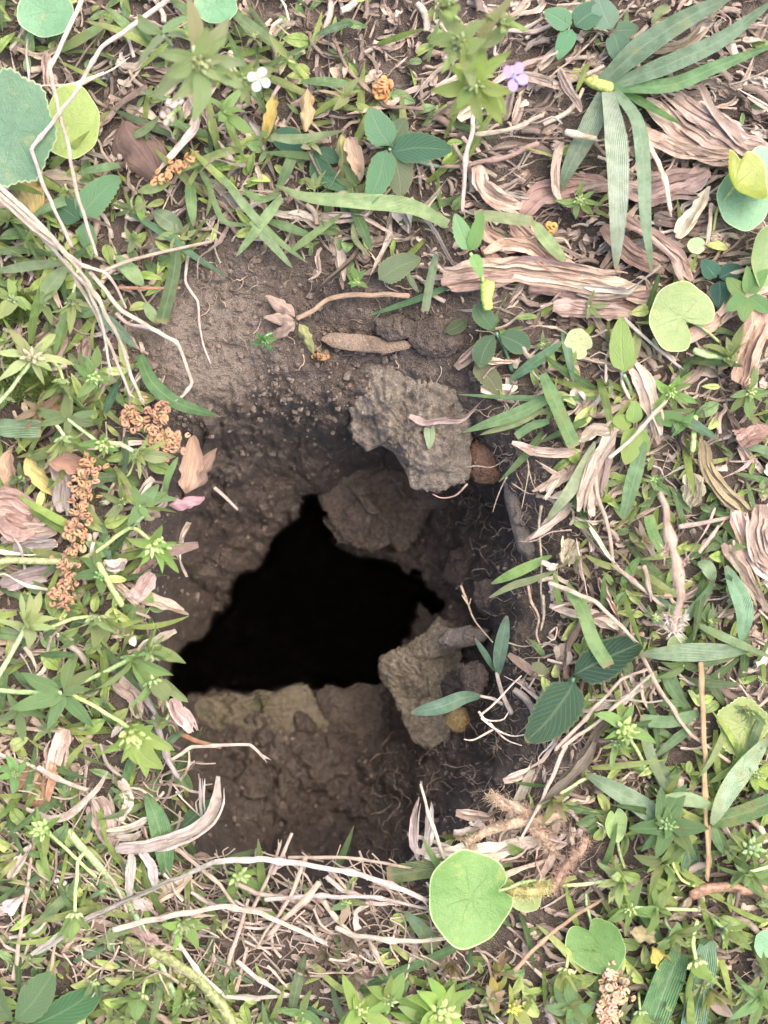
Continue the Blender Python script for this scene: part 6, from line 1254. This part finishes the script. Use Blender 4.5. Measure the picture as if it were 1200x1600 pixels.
GC = [(.15,.22,.07), (.20,.28,.08), (.12,.19,.085), (.26,.33,.11), (.08,.14,.055), (.29,.34,.14)]
for i in range(N):
    if bsd[i] > -12 or rs.rand() > GW[i] * .66 * (.55 + .6 * (patch[i] + .5)): continue
    V, Q, UV, sh = LV[rs.randint(0, 10)]; L = rs.uniform(15, 46) if sh < 2 else rs.uniform(45, 115)
    c = np.array(GC[rs.choice(6)]) * rs.uniform(.8, 1.5)
    it = (V, Q, UV, rotm(rs.uniform(0, 6.28), rs.normal(-.15, .3), rs.normal(0, .35)), W(X[i], Y[i], Zg[i] + rs.uniform(4, 24)), L, c)
    (itB if sh == 2 else itL).append(it)
merge(itL, 'undergrowth_leaves', M_leaf_s, 'low mass of small green leaves between the weeds')
merge(itB, 'undergrowth_grass', M_blade_s, 'low mass of thin green grass between the weeds')

# more single blades and weeds where the photograph shows a thick growth
nb = 0; GB = []
for i in range(8):
    n = 16; t = np.linspace(0, 1, n); P = np.stack([t * 100, rs.normal(0, 16) * t ** 2, 30 * t - rs.uniform(10, 45) * t ** 2], 1)
    V, Q, UV = ribbon(P, rs.uniform(12, 20) * prof('blade' if i % 2 else 'lens', t) + .3, rs.uniform(-15, 15), rs.uniform(-30, 30), .25, 0, m=5); GB.append(fast_me('grass_blade', V * S, Q, UV))
while nb < 130:
    x, y = rs.uniform(-40, 1240), rs.uniform(-40, 1640)
    if float(sdf(np.array([x]), np.array([y]), BARE)[0]) > -22 or rs.rand() > float(green_w(np.array(x), np.array(y))): continue
    z = gz(x, y) + rs.uniform(8, 26); sc = rs.uniform(.45, 1.0); c = jit((G_mid, (.18,.30,.13), (.12,.24,.13), (.22,.34,.13), (.09,.2,.07))[rs.randint(0, 5)], .15)
    M = Matrix.Translation(Vector(W(x, y, z))) @ Matrix(rotm(rs.uniform(0, 6.28), rs.normal(-.1, .2), rs.normal(0, .3))).to_4x4() @ Matrix.Diagonal((sc, sc, sc, 1))
    o = ob('blade_of_grass', GB[rs.randint(0, 8)], M_blade, None, c, mw=M); zz = zone(x, y)
    tag(o, where(x, y, ('tiny ' if sc < .65 else 'small ') + gtone(c) + ' grass blade'), 'grass blade', 'low grass blades ' + zz); nb += 1
nw = 0; RW = random.Random(5); taken = []
while nw < 70:
    x, y = RW.uniform(-20, 1220), RW.uniform(-20, 1620)
    if float(sdf(np.array([x]), np.array([y]), BARE)[0]) > -45 or RW.random() > float(green_w(np.array(x), np.array(y))) * .9 or any((x - a) ** 2 + (y - b_) ** 2 < 46 ** 2 for a, b_ in taken): continue
    taken.append((x, y)); z = RW.uniform(26, 44); zz = zone(x, y)
    cw = jit(RW.choice([G_w, G_wp, (.2,.31,.11), (.15,.27,.09)]), .15, RW); sw = RW.uniform(19, 36)
    r = shoot(x, y, z, sw, ax(RW.uniform(0, 360), RW.uniform(25, 80)), where(x, y, ('tiny ' if sw < 27 else 'small ') + gtone(cw) + ' weed sprig'), nl=RW.randint(5, 8), spread=RW.uniform(45, 80), color=cw, bud=RW.choice([None, (.28,.42,.08)]), inner=RW.choice([0, 3]), group='low weed sprigs ' + zz, rng=RW, dry=.06)
    nw += 1

# rootlets in the right wall
for i, (lab, pts, r_) in enumerate([
  ('thin root hanging from the grey stone over the pit', [(792,745,-20),(784,760,-30),(776,780,-44),(770,800,-56)], 2.2), ('fine root across the reddish pebble', [(725,730,-58),(745,728,-50),(768,730,-52),(790,718,-40)], 1.8), ('root stub hanging from the tip of the jagged rock', [(730,756,-70),(712,774,-80),(690,778,-86),(676,772,-90)], 2.6),
  ('long fine root down the right rim', [(846,790,10),(842,820,6),(844,850,4),(846,880,2),(845,920,0),(848,960,-6)], 3.4), ('looping fine root on the dark right wall', [(800,755,-14),(815,765,-6),(830,772,0),(850,768,6)], 1.6), ('thin root running left from the dead grass tuft at the right rim', [(893,828,22),(860,832,18),(835,845,14),(810,846,6)], 2.2),
  ('knotted pale root down the right wall', [(825,915,0),(830,940,-4),(842,965,-8),(838,990,-14),(845,1010,-18)], 4.0), ('second knotted root by the dark serrated leaf', [(848,930,4),(850,960,0),(845,985,-4)], 4.4), ('tangled curl of root left of the dark serrated leaf', [(858,990,6),(870,980,12),(866,1000,10),(855,995,8)], 2.4),
  ('wavy root from the right wall to the serrated leaf', [(790,1003,-34),(815,1010,-24),(835,1008,-14),(860,1006,0),(885,1012,8)], 2.0), ('forked thin root on the soil above the yellowish rock', [(720,915,-140),(730,940,-135),(742,970,-120),(770,1004,-90)], 3.0), ('short side branch of the forked thin root', [(722,930,-136),(732,945,-132),(736,935,-130)], 2.0),
  ('fine vertical root below the serrated leaf', [(870,1125,24),(872,1150,20),(866,1175,18)], 2.4), ('pale curled root under the serrated leaf pair', [(895,1118,28),(888,1140,26),(884,1160,22)], 2.6), ('thin root at the top of the right wall', [(682,560,-30),(690,580,-26),(680,600,-34)], 1.6), ('hooked root on the dark soil of the right wall', [(820,705,6),(826,730,10),(822,760,6),(815,795,2)], 1.8), ('thin straight root on the dark soil of the right wall', [(825,730,8),(832,755,8),(842,775,8)], 1.6)]):
    stalk('rootlet', lab, 'root', pts, r_ * .75, jit((.21,.16,.13), .15), M_root, group='fine roots in the burrow wall', k=5, taper=.5)
itR = []; N = 620
for i in range(N):
    x, y = rs.uniform(730, 935), rs.uniform(640, 1330)
    if i % 5 == 0: x, y = rs.uniform(560, 800), rs.uniform(1150, 1330)
    if i % 7 == 0: x, y = rs.uniform(300, 760), rs.uniform(400, 560)
    if float(sdf(np.array([x]), np.array([y]), OPEN)[0]) > -30: continue
    n = 7; L = rs.uniform(16, 55); t = np.linspace(0, 1, n); a = rs.uniform(0, 6.28) + np.cumsum(rs.normal(0, .55, n)); st_ = L / n
    px_ = x + np.cumsum(np.cos(a)) * st_; py_ = y + np.cumsum(np.sin(a)) * st_; pz = ground_z(px_, py_); pz = np.maximum(pz, pz[0] - 40) + 3 + 6 * np.sin(t * 3.14) * rs.rand()
    V, F, UV = tube(np.stack([px_, py_, pz], 1), np.linspace(1.0, .5, n) * rs.uniform(.7, 1.4), 3); Q = np.array([f for f in F if len(f) == 4])
    itR.append((Wa(V), Q, UV, rs.choice([.10, .16, .24])))
Vs, Qs, UVs, Cs, n = [], [], [], [], 0
for V, Q, UV, c in itR: Vs.append(V); Qs.append(Q + n); UVs.append(UV); Cs.append(np.tile(np.array([c, c * .75, c * .6]), (len(V), 1))); n += len(V)
o = ob('root_hairs', fast_me('root_hairs', np.vstack(Vs), np.vstack(Qs), np.vstack(UVs), np.vstack(Cs)), M_root_s, kind='stuff'); o['label'] = 'tangle of hair thin roots clinging to the dark burrow rim'

# moss cushions at the left edge
itM = []
for cx, cy, rx, ry in [(18,480,42,26), (12,585,46,48), (60,600,30,24)]:
    for i in range(620):
        a, q = rs.uniform(0, 6.28), math.sqrt(rs.rand()); x, y = cx + math.cos(a) * q * rx, cy + math.sin(a) * q * ry; V, Q, UV, sh = LV[2 if i % 2 else 5]
        itM.append((V, Q, UV, rotm(rs.uniform(0, 6.28), -rs.uniform(.3, 1.3), 0), W(x, y, 14 + 12 * (1 - q * q)), rs.uniform(9, 17), np.array([.10, .15, .03]) * rs.uniform(.6, 1.4)))
merge(itM, 'moss', M_leaf_s, 'bright green moss cushions at the left edge')
